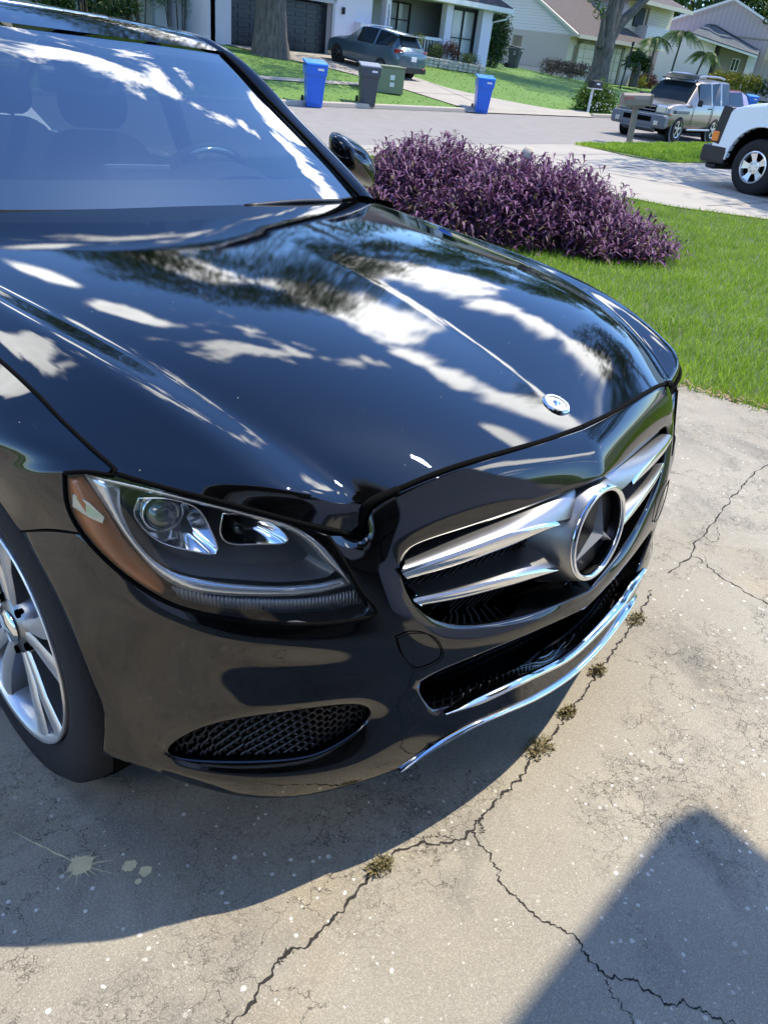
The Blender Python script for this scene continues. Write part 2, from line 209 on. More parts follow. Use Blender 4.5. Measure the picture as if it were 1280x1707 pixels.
T = {"pod":[[-0.7455,0.4009,0.74],[-0.7486,0.3963,0.7133],[-0.7419,0.3782,0.6783],[-0.7271,0.3521,0.6491],[-0.7013,0.3139,0.6351],[-0.6489,0.2672,0.6283],[-0.5974,0.224,0.6251],[-0.533,0.1982,0.6251],[-0.544,0.209,0.657],[-0.5624,0.2221,0.6856],[-0.5893,0.2392,0.7105],[-0.6254,0.2703,0.7261],[-0.6646,0.3078,0.7386],[-0.7108,0.356,0.7486],[-0.7329,0.387,0.7501]],"band_o":[[-0.7773,0.4393,0.7632],[-0.7628,0.4013,0.7121],[-0.7513,0.3765,0.6748],[-0.7296,0.3377,0.6296],[-0.7005,0.2945,0.6138],[-0.638,0.2402,0.6094],[-0.5745,0.1975,0.6086],[-0.5183,0.1757,0.6118]],"band_i":[[-0.7476,0.3992,0.7559],[-0.7518,0.3927,0.7196],[-0.7453,0.3735,0.6807],[-0.7285,0.3437,0.6479],[-0.7024,0.305,0.634],[-0.6348,0.2444,0.6241],[-0.5708,0.2025,0.621],[-0.526,0.1851,0.6237]],"band_t":[[-0.7787,0.4362,0.7647],[-0.7499,0.3943,0.7612],[-0.7021,0.3256,0.753],[-0.6454,0.2704,0.7354],[-0.5984,0.2259,0.7196],[-0.5626,0.2028,0.6887],[-0.5404,0.1874,0.656],[-0.5222,0.1719,0.6153]],"band_t2":[[-0.7636,0.4175,0.757],[-0.742,0.3862,0.7522],[-0.701,0.3279,0.7463],[-0.6467,0.2754,0.7291],[-0.6007,0.2305,0.7117],[-0.5715,0.2114,0.684],[-0.5533,0.1985,0.6556],[-0.5285,0.1826,0.626]],"amber_o":[[-0.7913,0.4593,0.7531],[-0.7952,0.459,0.7288],[-0.795,0.4481,0.6959],[-0.7888,0.4294,0.6638],[-0.7761,0.4004,0.6337],[-0.7553,0.3674,0.6119],[-0.7331,0.3349,0.6023]],"amber_i":[[-0.7788,0.4408,0.7585],[-0.771,0.4235,0.7386],[-0.7638,0.4034,0.7078],[-0.7539,0.3818,0.6733],[-0.7423,0.3609,0.6488],[-0.7329,0.3445,0.6315],[-0.727,0.3328,0.613]],"clear":[[-0.7916,0.4477,0.7341],[-0.7808,0.4235,0.727],[-0.7706,0.4034,0.7101],[-0.7743,0.405,0.6994],[-0.7839,0.4222,0.7045],[-0.7945,0.4466,0.7142]],"rib_t":[[-0.7219,0.3284,0.6162],[-0.6807,0.2802,0.6077],[-0.6303,0.2365,0.6039],[-0.5727,0.1992,0.6007],[-0.512,0.1748,0.6]],"rib_b":[[-0.7159,0.3166,0.5985],[-0.6825,0.2783,0.59],[-0.6318,0.2343,0.585],[-0.5741,0.1966,0.5828],[-0.4992,0.1653,0.5758]],"bowl1":[[-0.73,0.3831,0.7352],[-0.7375,0.3846,0.7091],[-0.7224,0.3565,0.6784],[-0.6927,0.3174,0.6683],[-0.6668,0.2949,0.6654],[-0.6696,0.3038,0.698],[-0.6782,0.3209,0.7282],[-0.7029,0.3473,0.7398]],"bowl2":[[-0.6534,0.2979,0.7225],[-0.6601,0.2949,0.6939],[-0.651,0.2843,0.6801],[-0.6227,0.2603,0.68],[-0.59,0.2373,0.6816],[-0.5958,0.244,0.702],[-0.6123,0.2606,0.7156],[-0.633,0.2805,0.7223]],"lamp1":[[-0.7068,0.3586,0.713]],"lamp2":[[-0.6331,0.2876,0.6973]],"lu_t":[[-0.4221,0.1601,0.6307],[-0.3303,0.1353,0.6418],[-0.2182,0.1131,0.6517],[-0.1387,0.1029,0.6611],[-0.082,0.0984,0.6687]],"lu_m":[[-0.4518,0.1395,0.626],[-0.3575,0.112,0.6357],[-0.2499,0.0885,0.6423],[-0.1708,0.0765,0.637],[-0.1079,0.0702,0.6265]],"lu_b":[[-0.4272,0.1437,0.5977],[-0.3404,0.1197,0.5966],[-0.2276,0.0967,0.6019],[-0.1365,0.0847,0.5976],[-0.0795,0.0803,0.5916]],"ll_t":[[-0.3979,0.153,0.5614],[-0.3174,0.1323,0.5579],[-0.1968,0.1099,0.5563],[-0.1157,0.1008,0.5492],[-0.0496,0.0969,0.5416]],"ll_m":[[-0.4257,0.1313,0.5682],[-0.3465,0.1092,0.5624],[-0.2305,0.0851,0.5532],[-0.1439,0.0735,0.5385],[-0.0776,0.0682,0.521]],"ll_b":[[-0.3935,0.1337,0.5411],[-0.3181,0.1144,0.5297],[-0.209,0.0937,0.5178],[-0.118,0.083,0.5028],[-0.0376,0.0785,0.4839]]}
def vv(k): return V[k]
def mk_paint(name, col, coat=1.0):
    m, n, l, b = nm(name)
    t = n.new('ShaderNodeTexCoord')
    b.inputs['Base Color'].default_value = col + (1,); b.inputs['Roughness'].default_value = 0.6; b.inputs['Specular IOR Level'].default_value = 0.0
    b.inputs['Coat Weight'].default_value = coat; b.inputs['Coat Roughness'].default_value = 0.006; b.inputs['Coat IOR'].default_value = 1.70
    # road dust: sparse light specks and a faint film
    vo = n.new('ShaderNodeTexVoronoi'); vo.inputs['Scale'].default_value = 55; vo.inputs['Randomness'].default_value = 1; l.new(t.outputs['Object'], vo.inputs['Vector'])
    r1 = n.new('ShaderNodeMapRange'); l.new(vo.outputs['Distance'], r1.inputs[0]); r1.inputs[1].default_value = 0.035; r1.inputs[2].default_value = 0.06; r1.inputs[3].default_value = 1; r1.inputs[4].default_value = 0
    sp = n.new('ShaderNodeSeparateColor'); l.new(vo.outputs['Color'], sp.inputs[0])
    r2 = n.new('ShaderNodeMath'); r2.operation = 'GREATER_THAN'; l.new(sp.outputs[0], r2.inputs[0]); r2.inputs[1].default_value = 0.90
    mu = n.new('ShaderNodeMath'); mu.operation = 'MULTIPLY'; l.new(r1.outputs[0], mu.inputs[0]); l.new(r2.outputs[0], mu.inputs[1])
    mc = n.new('ShaderNodeMixRGB'); l.new(mu.outputs[0], mc.inputs[0]); mc.inputs[1].default_value = col + (1,); mc.inputs[2].default_value = (.35, .34, .31, 1); l.new(mc.outputs[0], b.inputs['Base Color'])
    cw = n.new('ShaderNodeMapRange'); l.new(mu.outputs[0], cw.inputs[0]); cw.inputs[3].default_value = coat; cw.inputs[4].default_value = 0; l.new(cw.outputs[0], b.inputs['Coat Weight'])
    no = n.new('ShaderNodeTexNoise'); no.inputs['Scale'].default_value = 900; l.new(t.outputs['Object'], no.inputs['Vector'])
    bp = n.new('ShaderNodeBump'); bp.inputs['Strength'].default_value = 0.012; bp.inputs['Distance'].default_value = 0.001; l.new(no.outputs['Fac'], bp.inputs['Height']); l.new(bp.outputs[0], b.inputs['Coat Normal'])
    return m
PAINT = mk_paint('black_paint', (.0012, .0013, .0018))
SEAM = pmat('seam_black', (.002, .002, .002), .9, var=.3, spec=.1)
RUB = pmat('tyre_rubber', (.011, .011, .012), .85, var=.25, scale=30, bump=.25, bscale=180)
PLA = pmat('black_plastic', (.016, .016, .018), .42, var=.2, scale=25)
GLOSSP = pmat('gloss_black_plastic', (.008, .008, .010), .16, var=.2)
CHR = pmat('chrome', (.86, .87, .88), .05, 1.0, var=.03, rvar=.03)
SATIN = pmat('satin_silver', (.40, .40, .40), .36, .95, var=.05, bump=.03, bscale=500)
ALU = pmat('machined_alloy', (.80, .80, .79), .34, .85, var=.06, scale=20, rvar=.06)
ALUD = pmat('grey_alloy_paint', (.30, .31, .32), .30, .9, var=.08, scale=20)
INT = pmat('interior_black', (.022, .024, .028), .6, var=.2, bump=.2, bscale=300)
INTG = pmat('interior_grey', (.20, .21, .21), .6, var=.1)
AMB = pmat('amber_plastic', (.44, .135, .035), .3, var=.25, scale=14, coat=.5)
CLR = pmat('clear_plastic', (.55, .58, .55), .12, .6, var=.1)
TRIMC = pmat('lamp_trim_silver', (.80, .82, .84), .22, .75, var=.05)
PROJ = pmat('projector_glass', (.05, .06, .07), .03, 0, var=.1, coat=1, ior=1.8)
LDARK = pmat('lamp_dark_housing', (.14, .145, .155), .3, var=.2)
REFL = pmat('reflector_chrome', (.9, .92, .95), .10, 1.0, var=.02)
def ribmat():
    m, n, l, b = nm('ribbed_lamp'); b.inputs['Base Color'].default_value = (.22, .22, .23, 1); b.inputs['Roughness'].default_value = .25; b.inputs['Metallic'].default_value = .5
    t = n.new('ShaderNodeTexCoord'); mp = n.new('ShaderNodeMapping'); mp.inputs['Rotation'].default_value = (0, 0, .45); l.new(t.outputs['Object'], mp.inputs[0])
    w = n.new('ShaderNodeTexWave'); w.inputs['Scale'].default_value = 60; w.bands_direction = 'X'; l.new(mp.outputs[0], w.inputs['Vector'])
    bp = n.new('ShaderNodeBump'); bp.inputs['Strength'].default_value = .8; bp.inputs['Distance'].default_value = .003; l.new(w.outputs['Fac'], bp.inputs['Height']); l.new(bp.outputs[0], b.inputs['Normal']); return m
RIB = ribmat()
WSG = glassmat('windscreen_glass', (.46, .56, .57), .98, 0.0, 2.8)
LENSG = glassmat('headlight_lens', (.95, .95, .94), .95, 0.0, 1.5)
SIDEG = glassmat('tinted_side_glass', (.10, .12, .12), 1.0, 0.0, 1.55)
DGL = pmat('dark_glass', (.01, .012, .014), .03, 0, var=.1, coat=1.0)
FRIT = pmat('black_glass_border', (.006, .006, .008), .7)

car = thing('parked_car', 'glossy black sedan with silver star grille parked nose-up on the cracked concrete driveway', 'car')
car.rotation_euler = CARM.to_euler()
def mirror_pts(P): return [(-x, y, z) for x, y, z in P]

# ---- hood: main field between centre line and crease, plus the fall to the fender
NR = 40
CEN = [[0.0003, 0.13, 0.7538], [0.0, 0.2225, 0.7891], [0.0, 0.3152, 0.8207], [0.0, 0.4079, 0.8478], [0.0, 0.5006, 0.8709], [0.0, 0.5933, 0.8902], [0.0, 0.686, 0.9064], [0.0, 0.7788, 0.9197], [0.0, 0.8715, 0.9306], [0.0, 0.9642, 0.9396], [0.0, 1.0569, 0.9469], [0.0, 1.1496, 0.953], [0.0, 1.2423, 0.9584], [0.0, 1.335, 0.9635]]
CRS = [[-0.485, 0.1868, 0.7257], [-0.5285, 0.279, 0.7774], [-0.5626, 0.3711, 0.8152], [-0.5897, 0.4633, 0.8425], [-0.6116, 0.5555, 0.8621], [-0.6296, 0.6476, 0.8765], [-0.645, 0.7398, 0.8876], [-0.6584, 0.832, 0.8971], [-0.6705, 0.9242, 0.906], [-0.6812, 1.0163, 0.9151], [-0.6902, 1.1085, 0.9247], [-0.6971, 1.2007, 0.9345], [-0.7008, 1.2928, 0.9439], [-0.7, 1.385, 0.952]]
EDG = [[-0.752, 0.3916, 0.7735], [-0.7562, 0.4692, 0.7955], [-0.76, 0.5467, 0.8145], [-0.7633, 0.6243, 0.8309], [-0.7659, 0.7019, 0.8452], [-0.7679, 0.7794, 0.8577], [-0.769, 0.857, 0.869], [-0.7692, 0.9346, 0.8793], [-0.7684, 1.0122, 0.8891], [-0.7664, 1.0897, 0.8988], [-0.7632, 1.1673, 0.9088], [-0.7586, 1.2449, 0.9196], [-0.7526, 1.3224, 0.9315], [-0.745, 1.4, 0.945]]
cen = crv(CEN, NR)
crs = crv(CRS, NR)
frontA = crv([V['a0'], V['a1'], V['a2'], V['a3'], V['a4'], V['a5']], 26)
cowl = crv([(0, 1.335, .9635), (-.257, 1.338, .962), (-.441, 1.348, .9595), (-.60, 1.366, .956), (-.70, 1.385, .952)], 26)
main = coons(frontA, cowl, cen, crs, lambda u, v: (0, 0, .008 * math.sin(PI * u) * math.sin(PI * v)))
lampl = crv([V['a6'], V['hl2'], V['hl1'], V['hl0'], V['e0']], 14)
crsx = [tuple(V['a6']), (-.487, .191, .70)] + list(crs)
edge = crv(EDG, NR + 2)
side = coons(lampl, crv([(-.70, 1.385, .952), (-.745, 1.40, .945)], 14), crsx, edge, None)
# keep the first rows of the fall from folding: front corner a5 -> a6
fc = crv([V['a5'], (-.487, .190, .70), V['a6']], 6)
hb = MB(); hb.grid(main); hb.grid(side)
hb.grid([[p, q] for p, q in zip(fc, fc)]) if False else None
hb.mirror()
HOOD = hb.build('hood', PAINT, car, smooth=True, merge=.0015, recalc=True)
md = HOOD.modifiers.new('s', 'SUBSURF'); md.levels = md.render_levels = 1

# ---- front bumper (nose, grille surround, crossbar and corners in one painted piece)
quads = '''a0 a1 m1 m0;a1 a2 m2 m1;a2 a3 m3 m2;a3 a4 m4 m3;a4 a5 m5 m4;m0 m1 g1 g0;m1 m2 g2 g1;m2 m3 g3 g2;m3 m4 g4 g3;m4 m5 g4b g4;a5 a6 n5 m5;m5 n5 g5 g4b;n5 n6 g6 g5;n6 n7 g7 g6
a6 h5 h6 n5;n5 h6 h7 n6;n6 h7 h8 n7;n7 n7b n8 g7;g7 n8 n9 g8;g8 n9 n10 g9;g9 n10 n11 g10;n7b l4 l3 n8;n8 l3 l2 n9;n9 l2 l1 n10;n10 l1 l0 n11
h8 p8 n7b n7;p8 q8 l4 n7b;h8 h9 p9 p8;h9 h10 p10 p9;h10 h11 p11 p10;h11 h12 p12 p11;h12 h13 p13 p12;h13 h14 p14 p13;h14 h15 p15 p14
p8 p9 q9 q8;p9 p10 q10 q9;p10 p11 q11 q10;p11 p12 q12 q11;p12 p13 q13 q12;p13 p14 q14 q13;p14 p15 q15 q14
q8 q9 x9 l4;q9 q10 x10 x9;q10 q11 x11 x10;q11 q12 x12 x11;q12 q13 x13 x12;q13 q14 x14 x13;q14 q15 x15 x14
l4 x9 r9 s0;x9 x10 r10 r9;x10 x11 r11 r10;x11 x12 r12 r11;x12 x13 r13 r12;x13 x14 r14 r13;x14 x15 r15 r14
h16 v2 v3 p16;h15 h16 p16 p15;p16 v3 v4 p15;p15 v4 v5 q15;q15 v5 v6 x15;x15 v6 v7 r15;r15 v7 v8 z15;r14 r15 z15 i0;z15 v8 v9 t4;i0 z15 t4 s6
r14 r13 i1 i0;r13 r12 i2 i1;r12 r11 i3 i2;r11 r10 i4 i3;r10 r9 i5 i4;r9 s0 i6 i5;l4 k0 s0
i6 s0 s1 i7;s0 k0 bl4 s1;s1 bl4 t0 s2;i7 s1 s2 i8;i8 s2 s3 i9;i9 s3 s4 i10;i10 s4 s5 i11;i11 s5 s6 i0;s2 t0 t1 s3;s3 t1 t2 s4;s4 t2 t3 s5;s5 t3 t4 s6
bu0 bu1 bl1 bl0;bu1 bu2 bl2 bl1;bu2 k0 bl3 bl2;k0 bl4 bl3'''.replace('\n', ';').split(';')
F = [q.split() for q in quads]
V['l4'] = [V['l4'][0], V['l4'][1], V['l4'][2]]
# returns: edges that turn inwards so that every opening has depth
def inset(names, d, suf): 
    for k in names: V[k + suf] = [V[k][0] + d[0], V[k][1] + d[1], V[k][2] + d[2]]
ret = []
def flange(names, d, suf='_r', closed=False):
    inset(names, d, suf); n = len(names)
    for i in range(n if closed else n - 1): ret.append([names[i], names[(i + 1) % n], names[(i + 1) % n] + suf, names[i] + suf])
flange(['g%d' % k for k in range(5)] + ['g4b'] + ['g%d' % k for k in range(5, 11)], (0.002, .055, 0))
flange(['l0', 'l1', 'l2', 'l3', 'l4', 'k0'], (.004, .06, .004), '_q')
flange(['i%d' % k for k in range(12)], (.012, .035, 0), '_i', True)
flange(['t0', 't1', 't2', 't3', 't4', 'v9'], (.05, .07, .004), '_b')
flange(['bl0', 'bl1', 'bl2', 'bl3', 'bl4', 't0'], (.0, .07, .004), '_c')
flange(['bu0', 'bu1', 'bu2', 'k0'], (.0, .05, -.012), '_d')
flange(['v%d' % k for k in range(2, 10)], (.035, .012, .006), '_v')
flange(['h%d' % k for k in list(range(5, 17))], (.006, .03, 0), '_h')
flange(['a0', 'a1', 'a2', 'a3', 'a4', 'a5', 'a6'], (0.001, .012, -.022), '_a')
names = sorted({k for f in F + ret for k in f}); ix = {k: i for i, k in enumerate(names)}
bb = MB(); bb.add([V[k] for k in names], [tuple(ix[k] for k in f) for f in F + ret]); bb.mirror()
BUMP = bb.build('front_bumper', PAINT, car, smooth=True, merge=.0012, recalc=True)
# sharpen the opening rims and the swage above the lower intake
me = BUMP.data; cr = me.attributes.new('crease_edge', 'FLOAT', 'EDGE')
def key(p): return (round(abs(p[0]), 4), round(p[1], 4), round(p[2], 4))
kn = {key(V[k]): k for k in names}
sharp = {}
def sh(seq, w, closed=False):
    for i in range(len(seq) - (0 if closed else 1)): sharp[frozenset((seq[i], seq[(i + 1) % len(seq)]))] = w
sh(['g%d' % k for k in range(5)] + ['g4b'] + ['g%d' % k for k in range(5, 11)], .75); sh(['l0', 'l1', 'l2', 'l3', 'l4', 'k0'], .8); sh(['i%d' % k for k in range(12)], .8, True)
sh(['t0', 't1', 't2', 't3', 't4', 'v9'], .95); sh(['bl0', 'bl1', 'bl2', 'bl3', 'bl4', 't0'], 1.0); sh(['bu0', 'bu1', 'bu2', 'k0'], .8); sh(['v%d' % k for k in range(2, 10)], .85)
sh(['h%d' % k for k in range(5, 17)], .8); sh(['a%d' % k for k in range(7)], .7); sh(['q9', 'q10', 'q11'], .15); sh(['m0', 'a0'], .5); sh(['m0', 'g0'], .6); sh(['h16', 'v2'], .9)
sh(['r9', 'r10', 'r11', 'r12'], .35); sh(['p8', 'p9', 'p10', 'p11', 'p12'], .25)
vals = []
for e in me.edges:
    a = kn.get(key(me.vertices[e.vertices[0]].co)); b = kn.get(key(me.vertices[e.vertices[1]].co)); vals.append(sharp.get(frozenset((a, b)), 0.0) if a and b and a != b else 0.0)
cr.data.foreach_set('value', vals)
md = BUMP.modifiers.new('s', 'SUBSURF'); md.levels = md.render_levels = 3

# ---- fenders: from the hood edge down over the wheel arch, and the body sides behind them
HUBY, HUBZ = .771, .333
arc = [(-.868 + .0 * k, HUBY + .385 * math.cos(a), HUBZ + .385 * math.sin(a)) for k, a in enumerate(np.linspace(PI * .40, PI * -.10, 12))]
archF = [V['v2'], V['v1'], V['v0'], (-.848, .68, .702), (-.860, .771, .712), (-.866, .87, .702), (-.870, .98, .652), (-.872, 1.07, .575), (-.873, 1.12, .48), (-.872, 1.145, .36), (-.868, 1.15, .24)]
for sgn, nmf in ((-1, 'right'), (1, 'left')):
    fb = MB(); n = 40
    bot = crv(archF, n)
    top = crv([V['h16'], V['h17'], V['h0'], V['e0'], V['e1'], V['e2'], V['e3'], V['e4'], (-.770, .92, .873), (-.767, 1.18, .906), (-.75, 1.42, .942)], n)
    lft = crv([V['h16'], V['v2']], 14)
    rgt = crv([(-.75, 1.42, .942), (-.845, 1.42, .80), (-.872, 1.42, .62), (-.885, 1.42, .45), (-.868, 1.42, .24)], 14)
    bot2 = crv(archF[:-1] + [(-.868, 1.16, .24), (-.868, 1.30, .24), (-.868, 1.42, .24)], n)
    def blg(u, v): s = math.sin(PI * v); return (-.020 * s * min(1, u * 5) , 0, .012 * s * min(1, u * 4) * (1 - u))
    G = coons(top, bot2, lft, rgt, blg); fb.grid(G)
    fb.grid([[p, (p[0] + .03, p[1] + .004, p[2] + .006)] for p in bot2])
    if sgn > 0: fb.v = [(-x, y, z) for x, y, z in fb.v]
    fo = fb.build('fender', PAINT, car, smooth=True, recalc=True); md = fo.modifiers.new('s', 'SUBSURF'); md.levels = md.render_levels = 1
# ---- body sides behind the fenders, doors, sills, rear
def sidex(y, z):          # half width of the body side
    w = .905 - .02 * max(0, (1.6 - y)) - .09 * max(0, (y - 3.3) / 1.3) ** 2
    return w - .20 * max(0, z - .62) ** 1.3 - .05 * max(0, .35 - z)
ys = [1.42, 1.7, 2.1, 2.45, 2.8, 3.05, 3.2]; zs = [.24, .35, .48, .60, .70, .80, .90, .945]
for sgn in (-1, 1):
    for (ya, yb, nme) in ((1.425, 2.42, 'front_door'), (2.43, 3.22, 'rear_door')):
        d = MB(); yy = np.linspace(ya, yb, 8); d.grid([[(sgn * sidex(y, z) * (1 if z < .94 else .985), y, z) for y in yy] for z in zs])
        do = d.build(nme, PAINT, car, smooth=True, recalc=True); ym = yb - .16
        h = MB(); h.tube(crv([(sgn * (sidex(ym, .8) + .002), ym - .1, .80), (sgn * (sidex(ym, .8) + .035), ym - .07, .80), (sgn * (sidex(ym, .8) + .035), ym + .05, .80), (sgn * (sidex(ym, .8) + .002), ym + .08, .80)], 10), .011, 8); h.build('door_handle', PAINT, do, smooth=True)
    q = MB(); n = 20
    archR = [(sgn * .895, 3.61 + .385 * math.cos(a), .333 + .385 * math.sin(a)) for a in np.linspace(PI * 1.05, -PI * .05, n)]
    topR = crv([(sgn * sidex(3.23, .945), 3.23, .945), (sgn * .74, 3.7, .985), (sgn * .70, 4.2, .985), (sgn * .66, 4.55, .96)], n)
    q.grid(coons(topR, archR, crv([topR[0], (sgn * .9, 3.23, .6), archR[0]], 10), crv([topR[-1], (sgn * .83, 4.45, .7), archR[-1]], 10)))
    q.grid(coons(crv([topR[-1], (0, 4.62, .975)], 8), crv([archR[-1], (sgn * .80, 4.45, .25), (0, 4.66, .25)], 8), crv([topR[-1], (sgn * .83, 4.45, .7), archR[-1]], 8), crv([(0, 4.62, .975), (0, 4.68, .6), (0, 4.66, .25)], 8)))
    q.build('rear_quarter', PAINT, car, smooth=True, recalc=True)
    sk = MB(); sk.box((sgn * .86, 2.3, .25), (.06, 2.2, .10)); sk.build('sill', PAINT, car, bevel=.015)
    tl = MB(); tl.box((sgn * .70, 4.60, .83), (.28, .10, .14), rotm(0, 0, -sgn * .35)); tl.build('tail_light', pmat('tail_red', (.25, .01, .01), .15, coat=1) if 'tail_red' not in MATS else MATS['tail_red'], car, bevel=.02)
trk = MB(); trk.grid([[(x, y, z - .02 * (x / .7) ** 2) for x in np.linspace(-.70, .70, 9)] for y, z in ((3.95, 1.02), (4.2, 1.005), (4.45, .99), (4.62, .975))]); trk.build('trunk_lid', PAINT, car, smooth=True, recalc=True, thick=.01)
# floor pan: keeps light out from under the car body
fl = MB(); fl.box((0, 2.4, .23), (1.15, 3.6, .05)); fl.box((0, .85, .44), (1.02, .8, .30)); fl.build('underbody', PLA, car)

# ---- greenhouse
gb = [(-.69, 1.445, .962), (-.44, 1.375, .960), (-.22, 1.345, .961), (0, 1.338, .962), (.22, 1.345, .961), (.44, 1.375, .960), (.69, 1.445, .962)]
gt = [(-.572, 2.0, 1.336), (-.38, 1.955, 1.337), (0, 1.93, 1.337), (.38, 1.955, 1.337), (.572, 2.0, 1.336)]
gr = [(.69, 1.445, .962), (.66, 1.54, 1.04), (.628, 1.66, 1.124), (.598, 1.80, 1.214), (.58, 1.92, 1.292), (.572, 2.0, 1.336)]
top = crv(gb, 25); bo = crv(gt, 25); rt = crv(gr, 16); lt = [(-x, y, z) for x, y, z in rt]
WG = coons(top, bo, lt, rt, lambda u, v: (0, -.022 * math.sin(PI * u) * math.sin(PI * v), .012 * math.sin(PI * u) * math.sin(PI * v)))
wg = MB(); wg.grid(WG); wso = wg.build('windshield', WSG, car, smooth=True, recalc=True, sub=1)
# black ceramic border just inside the glass
fr = MB(); ins = lambda p: (p[0] * .995, p[1] + .006, p[2] - .005)
fr.grid([[ins(p) for p in r_] for r_ in WG[0:3]]); fr.grid([[ins(p) for p in WG[-2]], [ins(p) for p in WG[-1]]])
fr.grid([[ins(r_[0]), ins(np.array(r_[0]) * .45 + np.array(r_[1]) * .55)] for r_ in WG]); fr.grid([[ins(r_[-1]), ins(np.array(r_[-1]) * .45 + np.array(r_[-2]) * .55)] for r_ in WG]); fr.build('glass_border', FRIT, wso)
# A pillars and roof rails
rail = [(.745, 1.40, .955), (.738, 1.47, 1.005), (.722, 1.60, 1.088), (.680, 1.72, 1.172), (.632, 1.86, 1.280), (.612, 2.02, 1.356), (.60, 2.2, 1.392), (.595, 2.6, 1.418), (.60, 3.0, 1.408), (.62, 3.35, 1.34), (.65, 3.75, 1.15), (.68, 3.98, 1.03)]
inn = [(.695, 1.44, .966), (.663, 1.54, 1.045), (.631, 1.66, 1.130), (.601, 1.80, 1.220), (.583, 1.92, 1.298), (.574, 2.01, 1.346), (.56, 2.2, 1.40), (.54, 2.6, 1.432), (.54, 3.0, 1.422), (.55, 3.35, 1.355), (.58, 3.75, 1.165), (.60, 3.98, 1.04)]
for sgn in (-1, 1):
    a_, b_ = crv(rail, 50), crv(inn, 50); p = MB()
    rows = [[(sgn * (b[0] - .004), b[1] + .012, b[2] - .012), (sgn * b[0], b[1], b[2]), (sgn * (b[0] * .55 + a[0] * .45 + .004), b[1] * .55 + a[1] * .45 - .006, b[2] * .55 + a[2] * .45 + .006), (sgn * a[0], a[1], a[2]), (sgn * (a[0] + .004), a[1] + .02, a[2] - .022), (sgn * (a[0] - .02), a[1] + .035, a[2] - .03)] for a, b in zip(a_, b_)]
    p.grid(rows); po = p.build('roof_pillar', PAINT, car, smooth=True, recalc=True); md = po.modifiers.new('s', 'SUBSURF'); md.levels = md.render_levels = 1
    rs = MB(); rs.tube([(sgn * (b[0] - .002), b[1] - .003, b[2] - .001) for b in crv(inn[:6], 24)], .006, 6); rs.build('windshield_seal', SEAM, car, smooth=True)
    # side glass
    sg = MB(); lower = crv([(sgn * .735, 1.50, .985), (sgn * .74, 2.2, .955), (sgn * .735, 3.0, .965), (sgn * .70, 3.6, .99)], 30); upper = [(sgn * (a[0] - .012), a[1] + .03, a[2] - .02) for a in crv(rail[1:11], 30)]
    sg.grid([lower, upper]); sg.build('side_window', SIDEG, car, smooth=True)
    bt = MB(); bt.tube(lower, .010, 6); bt.build('window_trim', CHR, car, smooth=True)
# roof panel
rf = MB(); ru = crv(inn[5:9], 16)
rf.grid([[(x * b[0], (b[1] - .072 * (1 - (x) ** 2) * (1 - min(1, k / 5))), b[2] + .012 * (1 - x * x) * min(1, k / 3 + .0)) for x in np.linspace(-1, 1, 21)] for k, b in enumerate(ru)])
ro = rf.build('roof', PAINT, car, smooth=True, recalc=True, sub=1)
rw_ = MB(); rb = crv(inn[8:12], 10); rw_.grid([[(x * b[0], b[1], b[2] + .02 * (1 - x * x)) for x in np.linspace(-1, 1, 11)] for b in rb]); rw_.build('rear_window', SIDEG, car, smooth=True)
hdl = MB(); hdl.grid([[(x * .56, 2.0 - .07 * (1 - x * x) + d, 1.332 - dz) for x in np.linspace(-1, 1, 15)] for d, dz in ((.0, .0), (.10, .012), (.3, .0), (.9, -.03))]); hdl.build('headliner', INTG, car, smooth=True)
# cowl tray and wipers below the glass
cw = MB(); cw.grid([[(x, y + .012, z - .016) for x, y, z in crv(gb, 31)], [(x, y - .03, z - .035) for x, y, z in crv(gb, 31)], [(x, y - .10, z - .05) for x, y, z in crv(gb, 31)]]); cw.build('cowl', PLA, car)
for (x0, x1, y0, y1) in ((.16, .56, 1.338, 1.385),):
    wp = MB(); pth = crv([(x0, y0 - .006, .960), ((x0 + x1) / 2, (y0 + y1) / 2 - .012, .966), (x1, y1 - .006, .960)], 10); wp.tube(pth, .006, 6); wp.tube([(p[0], p[1] + .006, p[2] - .006) for p in pth], .003, 4); wp.build('wiper', PLA, car, smooth=True)

# ---- seams between panels
def seam(pts, r, n=60, mirror=True, name='panel_gap', mat=None):
    m = MB(); m.tube(crv(pts, n), r, 6)
    o = m.build(name, mat or SEAM, car, smooth=True)
    if mirror:
        m.v = [(-x, y, z) for x, y, z in m.v]; m.build(name, mat or SEAM, car, smooth=True)
    return o
sf = [V['a%d' % k] for k in range(7)]
seam([(p[0], p[1] + .004, p[2] - .001) for p in sf], .0048)
seam([(p[0] - .001, p[1] + .001, p[2] + .001) for p in (V['a4'], V['a5'], V['a6'])], .0060, 24)
seam([V['a6'], V['hl2'], V['hl1'], V['hl0'], V['e0']], .0042)
seam([V['h0'], (-.778, .425, .772), V['e0'], V['e1'], V['e2'], V['e3'], V['e4'], (-.769, .92, .874), (-.766, 1.18, .907), (-.748, 1.40, .944)], .0036)
seam([V['h16'], (-.812, .49, .664), V['v2']], .0016)
seam([V['h%d' % k] for k in list(range(5, 18)) + [0]], .0034)
tw = [V['tow%d' % k] for k in range(8)]; seam([(x, y - .001, z) for x, y, z in tw + [tw[0]]], .0011)

